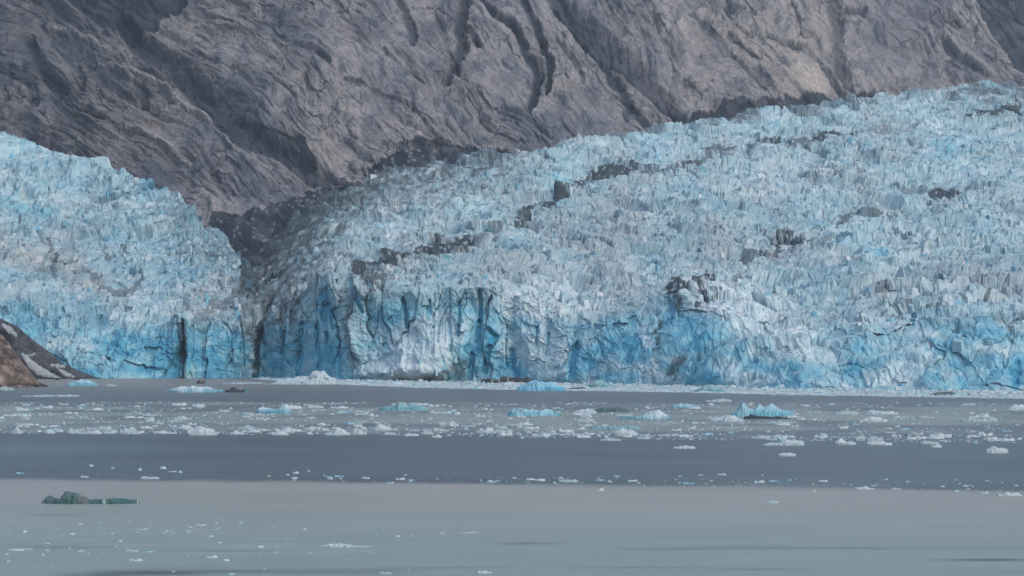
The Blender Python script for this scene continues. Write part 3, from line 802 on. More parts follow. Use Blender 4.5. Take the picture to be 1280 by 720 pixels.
def col_brown(U, V, X, Z, Y):
    n = fbm(X / 3 + Z / 3, (Z - X) / 9, 4, 611)[..., None]
    c = np.array([.120, .096, .086]) * (1 + .9 * n)
    c = c * (1 - .5 * sstep(.1, .3, fbm(X / 1.6 + Z / 2, Z / 3, 3, 613)))[..., None]
    p = sstep(.15, .4, fbm(X / 2.5, Z / 2.5, 3, 612))[..., None]
    c = c + (np.array([.25, .21, .195]) - c) * .6 * p
    wet = sstep(1.9, .6, Z + .5 * n[..., 0])[..., None]       # tide-line weed
    c = c * (1 - .65 * wet)
    c = c + (np.array([.34, .29, .27]) - c) * blob(U, V, 5, 474, 5, 4)[..., None] * .8
    return np.clip(c, .015, .5)


scree = mound('shore', [(-240, 330), (-100, 352), (-20, 380), (0, 398), (22, 408), (40, 424), (62, 440), (80, 455), (100, 464), (118, 471), (128, 473)], 474.0, 26, M_scree, col_scree,
              'dark scree bank at the glacier edge behind the brown headland', 'shore', 5.0, kind='structure', seed=600)
headland = mound('rocky_headland', [(-260, 340), (-120, 362), (-40, 392), (0, 415), (10, 427), (20, 443), (30, 455), (38, 465), (45, 474), (52, 479), (60, 482.5)], 483.0, 16, M_brown, col_brown,
                 'brown weathered rock headland with dark waterline jutting in at the left edge', 'headland', 6.0, seed=640, front_pow=.6)


def snow_patch(pts, D, label, thick=.9):
    """a tongue of old snow on the scree: outline strip from (u, v_upper, v_lower) rows."""
    us = np.array([p[0] for p in pts], float); n = 40; m = 9
    uu = np.linspace(us[0], us[-1], n)
    vu = np.interp(uu, us, [p[1] for p in pts]); vl = np.interp(uu, us, [p[2] for p in pts])
    T, _ = np.meshgrid(np.linspace(0, 1, m), uu, indexing='ij')
    wd = np.sin(np.pi * np.linspace(0, 1, n)) ** .5
    jag = fbm(uu / 5, uu * 0 + D, 3, 650) * 2.2 * wd; jag2 = fbm(uu / 3.5, uu * 0 + D + 9, 3, 655) * 3.0 * wd
    V = (vu + jag)[None] + (vl + jag2 - vu - jag)[None] * T
    DD = D + (1 - T) * 2.0 - np.sin(T * np.pi) * thick - .8
    X = (uu[None] - 640) / F * DD; Z = zof(V, DD)
    c = np.clip(np.array([.25, .28, .30]) * (1 + .5 * fbm(X / 3, Z / 1.0, 3, 651))[..., None], 0, .8)
    f = np.stack([X, DD, Z], -1); bk = f.copy(); bk[..., 1] += 4
    v = np.concatenate([f.reshape(-1, 3), bk.reshape(-1, 3)])
    q = np.concatenate([grid_quads(m, n), grid_quads(m, n, m * n, True)])
    ring = np.concatenate([np.arange(n), np.arange(1, m) * n + n - 1, (m - 1) * n + np.arange(n - 2, -1, -1), np.arange(m - 2, 0, -1) * n])
    r2 = np.roll(ring, -1)
    q = np.concatenate([q, np.stack([ring, ring + m * n, r2 + m * n, r2], -1)])
    cx = (uu.mean() - 640) / F * D
    o = link_mesh('snow_patch', v - np.array([cx, D, zof(vl.mean(), D)]), q, M_snow, color=np.concatenate([c.reshape(-1, 3)] * 2), loc=(cx, D, zof(vl.mean(), D)))
    set_props(o, label, 'snow patch', 'old snow lying on the dark scree')


# boulders fallen along the foot of the headland and the scree
for i, (u, v, w, lab) in enumerate([(5, 484.5, 12, 'pale brown boulder at the waterline, leftmost below the headland'), (24, 484.5, 9, 'small brown boulder in the middle of the foot of the headland'), (36, 484.2, 7, 'smaller brown boulder toward the point of the headland'),
                                    (47, 483.8, 9, 'dark wet boulder near the tip of the headland'), (56, 483.5, 7, 'last small dark boulder off the tip of the headland'), (72, 474.8, 6, 'dark boulder in front of the long snow tongue'), (96, 474.6, 8, 'dark boulder below the small slanting snow patch')]):
    D = dwater(v); L = w * D / F
    m_, n_ = 9, 14
    th = np.linspace(0, 2 * np.pi, n_); ph = np.linspace(-.5, np.pi / 2, m_)
    TH, PH = np.meshgrid(th, ph)
    TH[:, -1] = TH[:, 0]
    rr = L * .5 * (1 + .45 * fbm(np.cos(TH) * 1.3 + i * 9, PH * 1.5 + np.sin(TH), 3, 660 + i))
    bx, by, bz = rr * np.cos(PH) * np.cos(TH), rr * np.cos(PH) * np.sin(TH) * .8, rr * np.sin(PH) * .7
    bc = (np.array([.15, .125, .115]) if i < 3 else np.array([.05, .045, .045])) * (1 + .5 * fbm(bx / 1.5, bz / 1.5 + by, 3, 670))[..., None]
    ob = link_mesh('boulder', np.stack([bx, by, bz], -1), grid_quads(m_, n_), M_brown, color=np.clip(bc, .02, .5).reshape(-1, 3), loc=((u - 640) / F * D, D, 0))
    set_props(ob, lab, 'boulder', 'boulders along the shore')

snow_patch([(27, 441, 444), (34, 446, 457), (46, 456, 468), (60, 464, 472), (76, 472, 473)], 1652, 'long grey-white snow tongue running down to the water beside the brown headland')
snow_patch([(28, 443, 445), (36, 443, 446.5), (43, 441, 444)], 1658, 'short level snow strip at the top of the long snow tongue')
snow_patch([(73, 461, 463), (80, 463, 470), (92, 470.5, 472.5)], 1652, 'small slanting snow patch at the foot of the dark scree by the blue ice')
snow_patch([(63, 455, 458), (70, 454.5, 460), (80, 457, 460)], 1660, 'thin snow scrap high on the scree against the blue ice')
snow_patch([(2, 404, 407), (10, 407, 416), (20, 417, 421)], 1664, 'snow scrap at the top of the scree above the brown headland')

# ------------------------------------------------------------------ floating ice
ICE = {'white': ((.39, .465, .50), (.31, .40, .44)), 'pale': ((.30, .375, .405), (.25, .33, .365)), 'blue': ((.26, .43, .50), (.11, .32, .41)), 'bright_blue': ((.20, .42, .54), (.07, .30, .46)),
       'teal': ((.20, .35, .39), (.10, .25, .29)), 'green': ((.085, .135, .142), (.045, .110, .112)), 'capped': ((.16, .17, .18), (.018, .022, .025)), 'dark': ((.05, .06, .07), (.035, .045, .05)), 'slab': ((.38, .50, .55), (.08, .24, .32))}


def floe_mesh(name, L, W, hts, kind='white', seed=0, n=26, m=9, rough=.15, spots=()):
    """irregular floe. hts: heights (m) along its length; W: depth front to back."""
    r = np.random.default_rng(seed)
    t = np.linspace(0, 1, n); s = np.linspace(-1, 1, m)
    h = np.interp(t, np.linspace(0, 1, len(hts)), hts)
    endw = np.clip(np.sin(np.pi * t) ** .45, .02, 1)
    T, S = np.meshgrid(t, s)
    hm = max(hts)
    X = (T - .5) * L + r.normal(0, L / n * .12, T.shape)
    Y = S * W / 2 * endw[None] * (1 + .05 * r.normal(0, 1, T.shape)) + W * .22 * perlin(T * 5 + seed, T * 0 + .5, 60) * (1 - np.abs(S))
    cross = np.clip(1 - np.abs(S) ** 3.0, 0, 1)
    nz = fbm(X / (hm * 1.6) + seed, Y / (hm * 1.6), 3, 700 + seed % 50)
    nf_ = fbm(X / (hm * 1.1) + seed, Y / (hm * .9), 3, 740 + seed % 50)
    hs = np.interp(np.clip(T + .10 * S * perlin(S * 2 + seed, T * 3, 61), 0, 1), np.linspace(0, 1, len(hts)), hts)
    Z = hs * cross * (1 + .45 * nz) + hm * rough * (nz + 1.3 * nf_) * cross
    Y = Y + W * .16 * fbm(X / (hm * 1.3) + seed, Z / (hm * .7) + 3, 3, 770) * (S < .9)
    Z = np.where(np.abs(S) > .99, -.25 * hm - .1, np.maximum(Z, -.05))
    Z[:, 0] = -.2 * hm; Z[:, -1] = -.2 * hm
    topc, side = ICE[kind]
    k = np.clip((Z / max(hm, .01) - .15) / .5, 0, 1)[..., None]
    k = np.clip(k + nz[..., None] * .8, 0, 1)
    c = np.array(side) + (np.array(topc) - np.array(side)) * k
    for (t0, t1, colr) in spots:
        mk = ((T > t0) & (T < t1) & (np.abs(nz) < .8))[..., None]
        c = np.where(mk, c + (np.array(colr) - c) * .85, c)
    return np.stack([X, Y, Z], -1).reshape(-1, 3), grid_quads(m, n), np.clip(c, .02, .8).reshape(-1, 3)


SEED = [0]
def berg(name, u, v, w, h, prof, kind, label, cat='ice floe', group=None, depth=None, spots=(), n=40, m=11, rot=0.0, rough=.15):
    SEED[0] += 1
    h = h * .85
    D = dwater(v)
    L = w * D / F; H = h * D / F
    mx = max(prof)
    W = depth if depth else max(L * .45, H * 1.6)
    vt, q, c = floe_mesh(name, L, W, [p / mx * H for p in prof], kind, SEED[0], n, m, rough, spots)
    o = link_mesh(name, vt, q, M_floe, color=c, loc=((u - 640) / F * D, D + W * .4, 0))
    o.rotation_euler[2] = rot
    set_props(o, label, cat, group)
    return o


berg('ice_floe', 111, 630, 124, 17, [.15, .65, .5, .35, .9, 1, .98, .5, .35, .38, .3, .4, .5, .48, .35, .3, .1], 'green', 'dark green humped ice floe low in the pale silty water, near left',
     depth=4.0, n=110, m=17, rough=.1, spots=((.02, .035, (.45, .5, .52)), (.64, .67, (.26, .34, .36)), (.975, .99, (.5, .56, .58)), (.4, .5, (.11, .13, .13))))
berg('ice_floe', 432, 684, 68, 4.2, [.2, .6, 1, .9, .7, .3, .25, .2, .1], 'white', 'flat white floe alone in the pale foreground water', rough=.1)
berg('ice_floe', 583, 667, 26, 2.6, [.2, .5, .6, 1, .8], 'pale', 'thin pale floe sliver in open silty water beyond the flat white floe', rough=.1)
berg('ice_floe', 252, 544, 39, 10.5, [.4, .9, 1, .95, .9, .7, .35], 'white', 'domed white floe on the dark water edge of the brash band')
berg('ice_floe', 20, 542, 16, 12, [.15, .3, 1, .45, .2], 'white', 'pointed white floe like a small pyramid at the left end of the brash band')
berg('ice_floe', 62, 542, 14, 5.5, [.5, 1, .9, .5], 'white', 'small rounded white floe right of the pointed one')
berg('ice_floe', 111, 542.5, 31, 4.5, [.1, .3, .6, .9, 1, .8], 'white', 'wedge-ended flat white floe on the dark water edge')
berg('ice_floe', 160, 542.5, 14, 6, [.6, 1, .6, .3], 'white', 'small two-humped white floe between the wedge-ended floe and the dome', )
berg('ice_floe', 205, 542, 32, 5, [.4, .7, .5, 1, .5, .4, .3, .5], 'white', 'broken strip of white ice just left of the domed floe')
berg('ice_floe', 297, 543, 16, 5, [.5, 1, .7, .4], 'white', 'small white floe just right of the domed floe')
berg('ice_floe', 350, 544, 22, 5, [.5, .9, 1, .7, .4], 'white', 'low white floe second to the right of the domed floe')
berg('ice_floe', 421, 544, 34, 10, [.2, .3, .5, .9, 1, .7, .4, .3], 'white', 'lumpy white floe cluster edging the dark water, with a tall middle')
berg('ice_floe', 308, 536.5, 23, 6, [.5, .6, 1, .5, .4], 'pale', 'pale floe with a tiny peak above the dark water edge')
berg('ice_floe', 341, 517, 45, 13, [.3, .6, .65, .5, .45, .5, 1, .9, .3], 'slab', 'pale floe with an upright block standing on its end', 'ice floe')
berg('iceberg', 504, 513, 64, 12, [.3, .4, .35, .4, .95, .55, .9, .5, .35, .2], 'teal', 'low teal iceberg with a small peak in the middle of the brash band', 'iceberg')
berg('ice_floe', 478, 538, 24, 8, [.3, 1, .8, .3], 'white', 'white floe with one hump near the lower rim of the brash band')
berg('ice_floe', 449, 543, 20, 8, [.3, 1, .9, .5, .3], 'white', 'knobbly white floe beside the lumpy cluster on the dark water')
berg('ice_floe', 514, 545, 19, 3.5, [.4, 1, .9, .5], 'white', 'small flat white floe poking out into the dark water')
berg('ice_floe', 546, 547, 13, 4.5, [.5, 1, .5], 'white', 'tiny white floe furthest out in the dark water below the brash')
berg('iceberg', 668, 520, 68, 10.5, [.5, .9, .8, .95, .85, .6, .8, .85, .5, .2], 'blue', 'long flat-topped pale blue iceberg in the brash band', 'iceberg')
berg('ice_floe', 734, 517, 25, 7, [.4, .9, 1, .8, .3], 'white', 'rounded white floe right of the long pale blue iceberg')
berg('ice_floe', 762, 515, 48, 7, [.2, .5, .8, .7, 1, .8, .4], 'green', 'dark grey-green low floe behind the white ice')
berg('iceberg', 806, 524, 66, 11, [.1, .2, .25, .3, .4, .6, .9, 1, .7, .4], 'slab', 'blue-white iceberg rising to its right end in the brash band', 'iceberg')
berg('ice_floe', 768, 536, 66, 4, [.4, .6, .8, .6, .7, .9, .5], 'teal', 'long thin teal floe barely above the slush')
berg('ice_floe', 781, 545, 32, 13, [.3, .8, 1, .5, .6, .3], 'white', 'jagged white floe just below the thin teal one')
berg('ice_floe', 763, 551, 28, 3.5, [.4, 1, .9, .4], 'pale', 'flat pale floe under the jagged white one')
berg('ice_floe', 856, 509, 32, 4.5, [.6, 1, .9, .5], 'blue', 'flat light blue floe lying beyond the brash in open grey water')
berg('ice_floe', 898, 502.5, 35, 4.5, [.4, .6, .8, 1, .5], 'pale', 'pale flat floe in open grey water close to the glacier')
berg('iceberg', 954, 521, 80, 21, [.15, .35, .95, .55, .45, .8, .55, .75, .5, .45, .42, .4], 'blue', 'largest turquoise iceberg, with a row of three peaks and a dark base', 'iceberg', n=70, m=15)
berg('ice_floe', 960, 524, 60, 6, [.4, 1, .7, .5, .6, .4, .2], 'dark', 'dark dirty ice floe in front of the three-peaked iceberg')
berg('ice_floe', 910, 527, 45, 9, [.3, .6, .8, 1, .9, .4, .2], 'white', 'white floe at the left foot of the three-peaked iceberg')
berg('ice_floe', 978, 529, 40, 3, [.3, .8, 1, .5], 'pale', 'flat pale floe in front of the dark dirty ice')
berg('ice_floe', 980, 557, 54, 9, [.15, .25, .4, .5, .8, 1, .8, .5], 'white', 'swept white floe with a raised right end at the edge of dark water')
berg('ice_floe', 984, 570.5, 23, 5, [.6, 1, .9, .7], 'white', 'small white loaf-shaped floe alone on the dark water')
berg('ice_floe', 855, 561, 29, 4, [.5, .8, 1, .7], 'white', 'narrow white floe on dark water, left of the swept floe')
berg('ice_floe', 1057, 556, 28, 8, [.4, 1, .6, .5, .4], 'white', 'white floe with a left hump near the right brash edge')
berg('ice_floe', 1100, 556.5, 33, 5, [.8, 1, .9, .8, .6], 'white', 'flat white slab floe next to the one with a left hump')
berg('ice_floe', 1162, 555.5, 26, 5, [.5, 1, .8, .4], 'pale', 'pale floe above a smaller white one on the dark water')
berg('ice_floe', 1171, 559.5, 14, 4.5, [.5, 1, .6], 'white', 'small white floe just below the pale one, at the right')
berg('ice_floe', 1247, 566.5, 29, 8.5, [.7, 1, .95, .9, .6], 'white', 'smooth white loaf of ice furthest right on the dark water')
berg('ice_floe', 1176, 547, 30, 6.5, [.4, .8, 1, .8, .5], 'white', 'wide white floe in the greenish slush at the right')
berg('ice_floe', 1210, 507, 20, 3.5, [.5, 1, .7], 'pale', 'tiny pale floe alone in grey water in front of the glacier, right side')
berg('ice_floe', 1272, 512, 24, 8, [.3, 1, .7, .6], 'white', 'white floe cut by the right frame edge, in grey water', )
berg('ice_floe', 1056, 518, 36, 5, [.4, .9, 1, .7], 'pale', 'flat pale floe right of the three-peaked iceberg')
berg('ice_floe', 1098, 518, 30, 5.5, [.8, 1, .7, .5], 'white', 'white floe beside a flat pale one, right of the three-peaked iceberg')
berg('ice_floe', 1092, 527, 38, 7, [.3, .6, 1, .8, .3], 'white', 'broad white floe in the slush midway between the turquoise iceberg and the right edge')
berg('ice_floe', 1225, 527, 48, 6, [.5, .8, .6, .9, .5], 'pale', 'long broken pale floe in the slush near the right edge')
berg('ice_floe', 8, 488, 20, 5, [.8, 1, .7, .4], 'pale', 'pale floe just below the tip of the brown headland')
berg('ice_floe', 101, 482.5, 42, 9.5, [.15, .4, .6, .85, 1, .6, .2], 'blue', 'teal blue wedge of ice right of the brown headland')
berg('ice_floe', 138, 483, 15, 3.2, [.5, 1, .6], 'pale', 'tiny pale floe right of the teal wedge')
berg('growler', 250.5, 479.5, 11, 8, [.5, .9, 1, .9], 'capped', 'small dark block of dirty ice with a pale cap, below the deep blue cliff', 'growler', n=24)
berg('iceberg', 242, 490.5, 74, 8.5, [.15, .5, .8, .9, .95, .8, .7, .5, .3], 'slab', 'long low iceberg with white top and dark blue side in front of the left cliff', 'iceberg', n=60)
berg('growler', 296, 490.5, 31, 6.5, [.3, .8, 1, .7, .6, .9, .5], 'dark', 'blackish lump of dirty ice at the right end of the long low iceberg', 'growler', spots=((.8, 1, (.08, .2, .2)),))
berg('ice_rubble_pile', 372, 480.5, 98, 18, [.05, .1, .12, .2, .35, .45, .55, 1, .9, .7, .15], 'white', 'heap of freshly fallen white ice with a peak at the foot of the blue cliff', 'ice heap', n=70, m=17, rough=.35)
berg('ice_floe', 302, 480, 50, 2.5, [.3, .8, 1, .7, .9], 'pale', 'thin pale raft of ice trailing left from the fallen ice heap')
berg('ice_floe', 60, 496, 76, 3.0, [.3, .5, .8, .7, 1, .6], 'pale', 'long thin pale strip of ice below the headland and teal wedge')
berg('debris_pile', 634, 479.8, 66, 9.5, [.2, .45, .8, .6, .9, .8, 1, .8, .4], 'dark', 'dark heap of rock rubble floating on ice at the foot of the cliff', 'debris heap', n=80, m=15, rough=.45, spots=((.2, .24, (.3, .28, .27)), (.33, .36, (.26, .25, .25)), (.5, .53, (.3, .3, .3))))
berg('iceberg', 676, 488.5, 62, 13, [.2, .6, .9, 1, .9, .8, .6, .3], 'bright_blue', 'vivid clear blue iceberg right of the dark rubble heap', 'iceberg', n=60)
berg('iceberg', 888, 490, 40, 9, [.3, .7, 1, .9, .6, .3], 'teal', 'dark teal iceberg jammed against the glacier foot, right of centre', 'iceberg')
berg('iceberg', 752, 485, 36, 11, [.4, .9, 1, .6, .3], 'teal', 'blue-grey block of ice at the cliff foot, right of the vivid blue iceberg', 'iceberg')
berg('ice_floe', 722, 487, 26, 3.5, [.3, .8, 1, .5], 'green', 'dark grey-green floe in the white brash, right of the vivid blue iceberg')
berg('ice_floe', 1180, 494, 34, 5, [.3, .8, 1, .6], 'green', 'dark green floe caught in the brash below the right part of the glacier')
berg('ice_floe', 434, 478, 12, 5, [.4, 1, .6], 'white', 'small white floe touching the cliff between the fallen ice heap and the white brash')

berg('ice_floe', 710, 603, 27, 4.2, [.3, .8, 1, .7, .9, .5], 'pale', 'longest thin pale floe on the edge of the silty water, near the middle')
berg('ice_floe', 1080, 612, 27, 4.2, [.4, .7, 1, .6, .3], 'white', 'low white floe on the edge of the silty water below the left-humped floe')
berg('ice_floe', 1263, 620, 32, 4.5, [.5, .7, 1, .8, .9, .4], 'white', 'white floe on the edge of the silty water beneath the smooth loaf of ice')
berg('ice_floe', 186, 599, 26, 3.6, [.4, 1, .8, .9, .5], 'pale', 'pale floe strip on the dark water just beyond the dark green floe')
berg('ice_floe', 963, 629, 24, 3.6, [.3, .8, 1, .5], 'pale', 'pale floe alone in silty water below the small loaf-shaped floe')

# ---- small floes: prototypes with shared meshes, copied
protos = []
for i in range(10):
    r = np.random.default_rng(900 + i)
    hts = list(r.uniform(.25, 1, r.integers(4, 8)))
    kind = ['white', 'white', 'pale', 'white', 'blue', 'pale', 'white', 'pale', 'white', 'pale'][i]
    vt, q, c = floe_mesh('small_ice_floe', 1.0, .55, [x * .25 for x in hts], kind, 50 + i, 12, 6, .15)
    me_o = link_mesh('ice_floe', vt, q, M_floe, color=c)
    protos.append(me_o.data)
    bpy.data.objects.remove(me_o)

edge_f = lambda u: np.interp(u, [0, 400, 700, 1000, 1280], [598, 602, 606, 608, 614])
top_f = lambda u: np.interp(u, [0, 400, 640, 850, 1280], [541, 543, 546, 549, 553])
BANDS = {  # label, group
    'rim': ('small white floe in the ragged lower rim of the brash band, over dark water', 'small floes along the lower rim of the brash band'),
    'band': ('small pale floe drifting in the wide greenish band of brash', 'small floes in the brash band'),
    'line': ('tiny white floe in the thin line between dark and pale silty water', 'tiny floes along the edge of the silty water'),
    'fore': ('tiny pale floe scattered over the pale foreground water', 'tiny floes on the foreground water'),
}
items = []
R = random.Random(8)
def add(band, u, v, w, h): items.append((w * w * .5 + w * h, band, u, v, w, h))
def clump(u, v): return float(fbm(np.array([u / 60.0]), np.array([v / 7.0]), 3, 801)[0])
c_ = 0
while c_ < 330:
    u = R.uniform(-60, 1340); t = R.random()
    v = 505 + (top_f(u) - 505) * t
    dens = .25 + 2.2 * clump(u, v) + (.2 if u < 850 else -.1)
    if R.random() > dens: continue
    w = R.choice([5, 6, 8, 10, 12, 16, 22]) * R.uniform(.8, 1.3); add('band', u, v, w, w * R.uniform(.08, .20) + .8); c_ += 1
for k in range(95):
    u = R.uniform(-40, 1320); v = top_f(u) + R.gauss(-3, 2.2)
    w = R.uniform(6, 24); add('rim', u, v, w, w * R.uniform(.12, .22) + 1.2)
for k in range(90):
    u = R.uniform(330, 1320) ; v = edge_f(u) + R.gauss(-6, 4.5) * (1 if u > 700 else .6)
    w = R.choice([3, 4, 4, 5, 6, 8, 12]) * R.uniform(.8, 1.3) ; add('line', u, v, w, w * .14 + .8)
for (u, v, w) in [(105, 597, 13), (25, 592, 12), (215, 590, 12), (205, 586, 10), (225, 591, 10), (140, 586, 8), (115, 583, 7), (175, 588, 8), (370, 592, 9), (385, 590, 7), (455, 598, 7), (750, 601, 14), (675, 601, 14),
                  (860, 605, 16), (1120, 612, 12), (1230, 617, 14), (945, 628, 10), (750, 613, 12), (487, 604, 12)]:
    add('line', u, v, w, w * .14 + 1.4)
for (u, v, w) in [(176, 662, 20), (100, 656, 9), (120, 659, 8), (251, 657, 18), (264, 671, 9), (300, 654, 10), (325, 684, 12), (272, 662, 12), (165, 689, 18), (187, 690, 14), (170, 701, 18), (265, 697, 16), (283, 701, 12), (20, 688, 22), (35, 687, 14),
                  (52, 694, 9), (8, 693, 9), (10, 702, 10), (288, 718, 12), (217, 715, 6), (75, 671, 9), (90, 668, 9), (140, 668, 8), (235, 665, 10), (205, 667, 10), (470, 668, 8), (552, 667, 12), (495, 671, 12), (482, 717, 18), (605, 716, 22), (30, 665, 10),
                  (340, 660, 9), (380, 662, 7), (60, 680, 12), (1180, 640, 6), (150, 677, 7), (100, 690, 10)]:
    add('fore', u, v, w, w * .10 + 1.0)
for k in range(60):
    u = R.uniform(-20, 620) * R.random() ** .3; v = R.uniform(648, 712); w = R.uniform(3, 7); add('fore', u, v, w, 1.1)
items.sort(key=lambda i: -i[0])
NIND = 225
ANCH = {  # well-marked floes that the small ones are described by
    'band': [(20, 535, 'the pointed white floe, farther out'), (111, 482 + 45, 'the wedge-ended floe, farther out'), (252, 535, 'the domed white floe, farther out'), (341, 517, 'the floe with an upright block'), (504, 513, 'the teal iceberg with a small peak'),
             (668, 520, 'the long pale blue iceberg'), (768, 536, 'the thin teal floe'), (806, 524, 'the blue-white iceberg with a high right end'), (954, 521, 'the three-peaked turquoise iceberg'), (1092, 527, 'the broad white floe in the slush'), (1225, 527, 'the long broken pale floe')],
    'rim': [(20, 542, 'the pointed white floe'), (111, 542, 'the wedge-ended floe'), (252, 544, 'the domed white floe'), (421, 544, 'the lumpy white cluster'), (546, 547, 'the outermost tiny floe'), (781, 545, 'the jagged white floe'), (980, 557, 'the swept white floe'),
            (1100, 556, 'the flat white slab floe'), (1247, 566, 'the smooth loaf of ice')],
    'line': [(186, 599, 'the pale strip beyond the dark green floe'), (710, 603, 'the longest thin pale floe'), (963, 610, 'the point above the lone pale floe'), (1080, 612, 'the low white floe under the left-humped one'), (1263, 620, 'the white floe beneath the smooth loaf')],
    'fore': [(111, 650, 'the dark green floe, nearer the viewer'), (432, 684, 'the flat white foreground floe'), (583, 667, 'the thin pale sliver')],
}
ORD = ['nearest', 'second', 'third', 'fourth', 'fifth', 'sixth', 'seventh', 'eighth', 'ninth', 'tenth', 'eleventh', 'twelfth', 'thirteenth', 'fourteenth', 'fifteenth', 'sixteenth', 'seventeenth', 'eighteenth', 'nineteenth', 'twentieth']
TINT = ['white', 'white', 'pale', 'white', 'bluish', 'pale', 'white', 'pale', 'white', 'pale']
PICK = {}
buck = {}
for i_, (sc_, band, u, v, w, h) in enumerate(items[:NIND]):
    PICK[i_] = R.randrange(10)
    an = min(range(len(ANCH[band])), key=lambda k_: abs(ANCH[band][k_][0] - u))
    side = 'left' if u < ANCH[band][an][0] else 'right'
    buck.setdefault((band, an, side), []).append((abs(u - ANCH[band][an][0]), i_))
LAB = {}
for (band, an, side), lst in buck.items():
    for r_, (d_, i_) in enumerate(sorted(lst)):
        LAB[i_] = f"{ORD[min(r_, 19)]} small floe {side} of {ANCH[band][an][2]}, {TINT[PICK[i_]]}"
jq = [[], [], []]
for n_, (sc_, band, u, v, w, h) in enumerate(items):
    D = dwater(v); L = w * D / F; H = h * D / F
    if n_ < NIND:
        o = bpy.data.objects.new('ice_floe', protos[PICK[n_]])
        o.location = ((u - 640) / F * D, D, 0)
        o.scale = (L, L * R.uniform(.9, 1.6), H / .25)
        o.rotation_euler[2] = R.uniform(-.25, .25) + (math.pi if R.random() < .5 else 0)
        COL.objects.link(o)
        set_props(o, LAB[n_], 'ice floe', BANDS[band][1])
    else:
        jq[0].append(((u - 640) / F * D, D, L, H))


def brash(name, pieces, label, tints, flat=.35):
    """very many little broken lumps as one sheet of stuff. pieces: array (x, y, length, height)."""
    p = np.array(pieces); n = len(p); s = 6
    r = np.random.default_rng(77 + n)
    th = np.arange(s)[None] * 2 * np.pi / s + r.random((n, 1)) * 6.28 + r.normal(0, .15, (n, s))
    rad = .5 * (.7 + .5 * r.random((n, s)))
    bx = p[:, :1] + np.cos(th) * rad * p[:, 2:3]; by = p[:, 1:2] + np.sin(th) * rad * p[:, 2:3] * .8
    f = .45 + .3 * r.random((n, 1))
    ox = r.normal(0, .1, (n, 1)) * p[:, 2:3]
    tx = p[:, :1] + ox + np.cos(th) * rad * p[:, 2:3] * f; ty = p[:, 1:2] + np.sin(th) * rad * p[:, 2:3] * .8 * f
    tz = p[:, 3:4] * (.6 + .5 * r.random((n, s)))
    v = np.concatenate([np.stack([bx, by, np.full_like(bx, -.12)], -1), np.stack([tx, ty, tz], -1)], 1)
    o0 = np.arange(n)[:, None, None] * 2 * s; k = np.arange(s); k2 = (k + 1) % s
    q = (np.stack([k, k2, k2 + s, k + s], -1)[None] + o0).reshape(-1, 4)
    cap = (np.array([[6, 7, 8, 9], [6, 9, 10, 11]])[None] + o0).reshape(-1, 4)
    tc = np.array(tints)[r.integers(0, len(tints), n)] * (1 + r.normal(0, .10, (n, 1)))
    c = np.repeat(tc[:, None], 2 * s, 1).reshape(-1, 3)
    o = link_mesh(name, v.reshape(-1, 3), np.concatenate([q, cap]), M_floe, color=np.clip(c, .02, .8))
    set_props(o, label, 'brash ice', kind='stuff')
    return o


W_ = (.38, .46, .50); P_ = (.30, .38, .41); B_ = (.20, .34, .41); G_ = (.24, .30, .31); D_ = (.10, .15, .17)
# loose brash between the counted floes
rs = np.random.default_rng(4)
pcs = list(jq[0])
n = 9000
u = rs.uniform(-120, 1400, n * 3); t = rs.random(n * 3); v = 503 + (top_f(u) + 1 - 503) * t
cl = fbm(u / 50, v / 5, 4, 811)
keep = rs.random(n * 3) < np.clip(.10 + 1.7 * cl + .35 * sstep(.72, .98, t), .01, 1)
u = u[keep][:n]; v = v[keep][:n]; D = dwater(v)
L = rs.uniform(1.2, 4.0, len(u)) ** 1.1 * D / F
pcs += list(zip((u - 640) / F * D, D, L, L * rs.uniform(.12, .3, len(u))))
# sparse bits along the front of the silty water and in the foreground
u = rs.uniform(-60, 1340, 900); v = edge_f(u) - np.abs(rs.normal(0, 5, 900)) + 1; k = (u > 500) | (rs.random(900) < .25); u = u[k]; v = v[k]; D = dwater(v); L = rs.uniform(1, 3, len(u)) * D / F
pcs += list(zip((u - 640) / F * D, D, L, L * .2))
u = rs.uniform(-60, 560, 700); v = rs.uniform(645, 716, 700); k = fbm(u / 40, v / 6, 3, 822) > .02; u = u[k]; v = v[k]; D = dwater(v); L = rs.uniform(1, 3.5, len(u)) * D / F
pcs += list(zip((u - 640) / F * D, D, L, L * .12))
brash('brash_ice', pcs, 'countless crumbs of broken ice floating in bands on the grey water', [W_, P_, P_, G_, P_, B_])
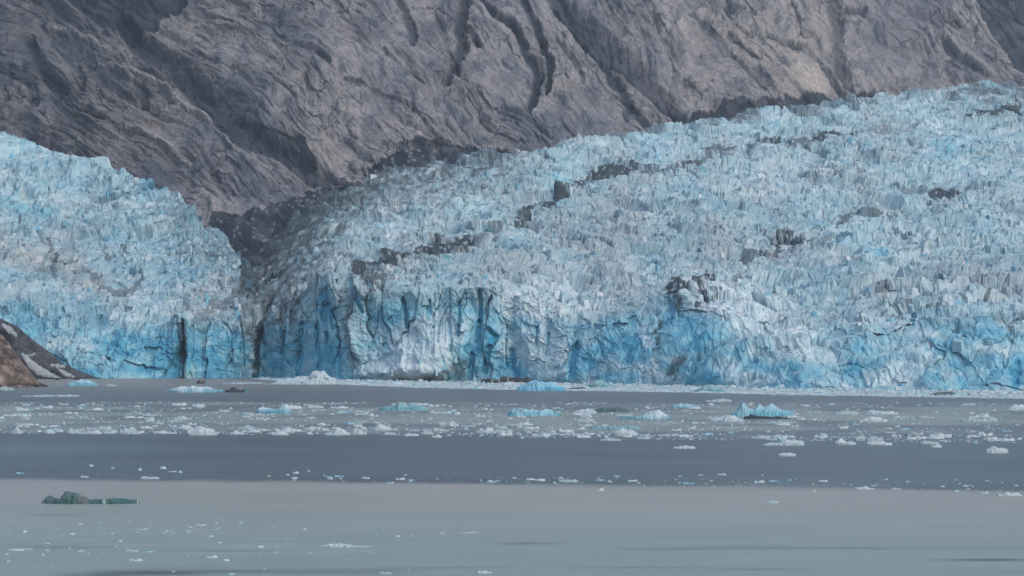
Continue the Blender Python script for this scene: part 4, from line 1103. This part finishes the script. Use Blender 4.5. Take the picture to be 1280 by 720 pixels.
# tight brash packed against the glacier front
n = 26000
u = rs.uniform(325, 1450, n)
lo = np.interp(u, [325, 420, 520, 640, 850, 1000, 1280, 1450], [474.5, 480.5, 484.5, 487.5, 490.5, 494, 498.5, 500])
hi = np.interp(u, [325, 420, 640, 850, 1000, 1280, 1450], [473.5, 476, 479, 483, 486.5, 489.5, 491])
t = rs.random(n) ** .9
v = hi + (lo - hi) * t + fbm(u / 25, t * 0, 3, 833) * .8
D = dwater(v); L = np.where(rs.random(n) < .03, rs.uniform(6, 20, n), rs.uniform(1.2, 5.0, n)) * D / F
hgt = np.minimum(L, 2.4) * rs.uniform(.12, .45, n) * np.interp(t, [0, .5, 1], [1.6, .8, .35])
brash('brash_ice', np.stack([(u - 640) / F * D, D, L, hgt], -1), 'packed white and light blue brash in a strip along the glacier foot', [W_, W_, P_, (.38, .56, .66), (.44, .58, .66), W_, D_] if False else [W_, W_, P_, (.25, .42, .49), (.32, .46, .52), W_, P_])

# ------------------------------------------------------------------ haze
def haze_box():
    x0, x1, y0, y1, z0, z1 = -4600, 4600, -4100, 7100, -320, 1250
    v = [(x0, y0, z0), (x1, y0, z0), (x1, y1, z0), (x0, y1, z0), (x0, y0, z1), (x1, y0, z1), (x1, y1, z1), (x0, y1, z1)]
    q = [(0, 3, 2, 1), (4, 5, 6, 7), (0, 1, 5, 4), (1, 2, 6, 5), (2, 3, 7, 6), (3, 0, 4, 7)]
    m = bpy.data.materials.new('haze'); m.use_nodes = True
    nt = m.node_tree
    for nd in list(nt.nodes):
        if nd.type == 'BSDF_PRINCIPLED': nt.nodes.remove(nd)
    pv = nt.nodes.new('ShaderNodeVolumePrincipled')
    pv.inputs['Color'].default_value = (.80, .90, 1.0, 1)
    pv.inputs['Density'].default_value = HAZE
    pv.inputs['Anisotropy'].default_value = .2
    nt.links.new(pv.outputs[0], nt.nodes['Material Output'].inputs['Volume'])
    o = link_mesh('haze', v, q, m)
    set_props(o, 'thin bluish mist in the air over the whole fjord', 'haze', kind='stuff')


haze_box()
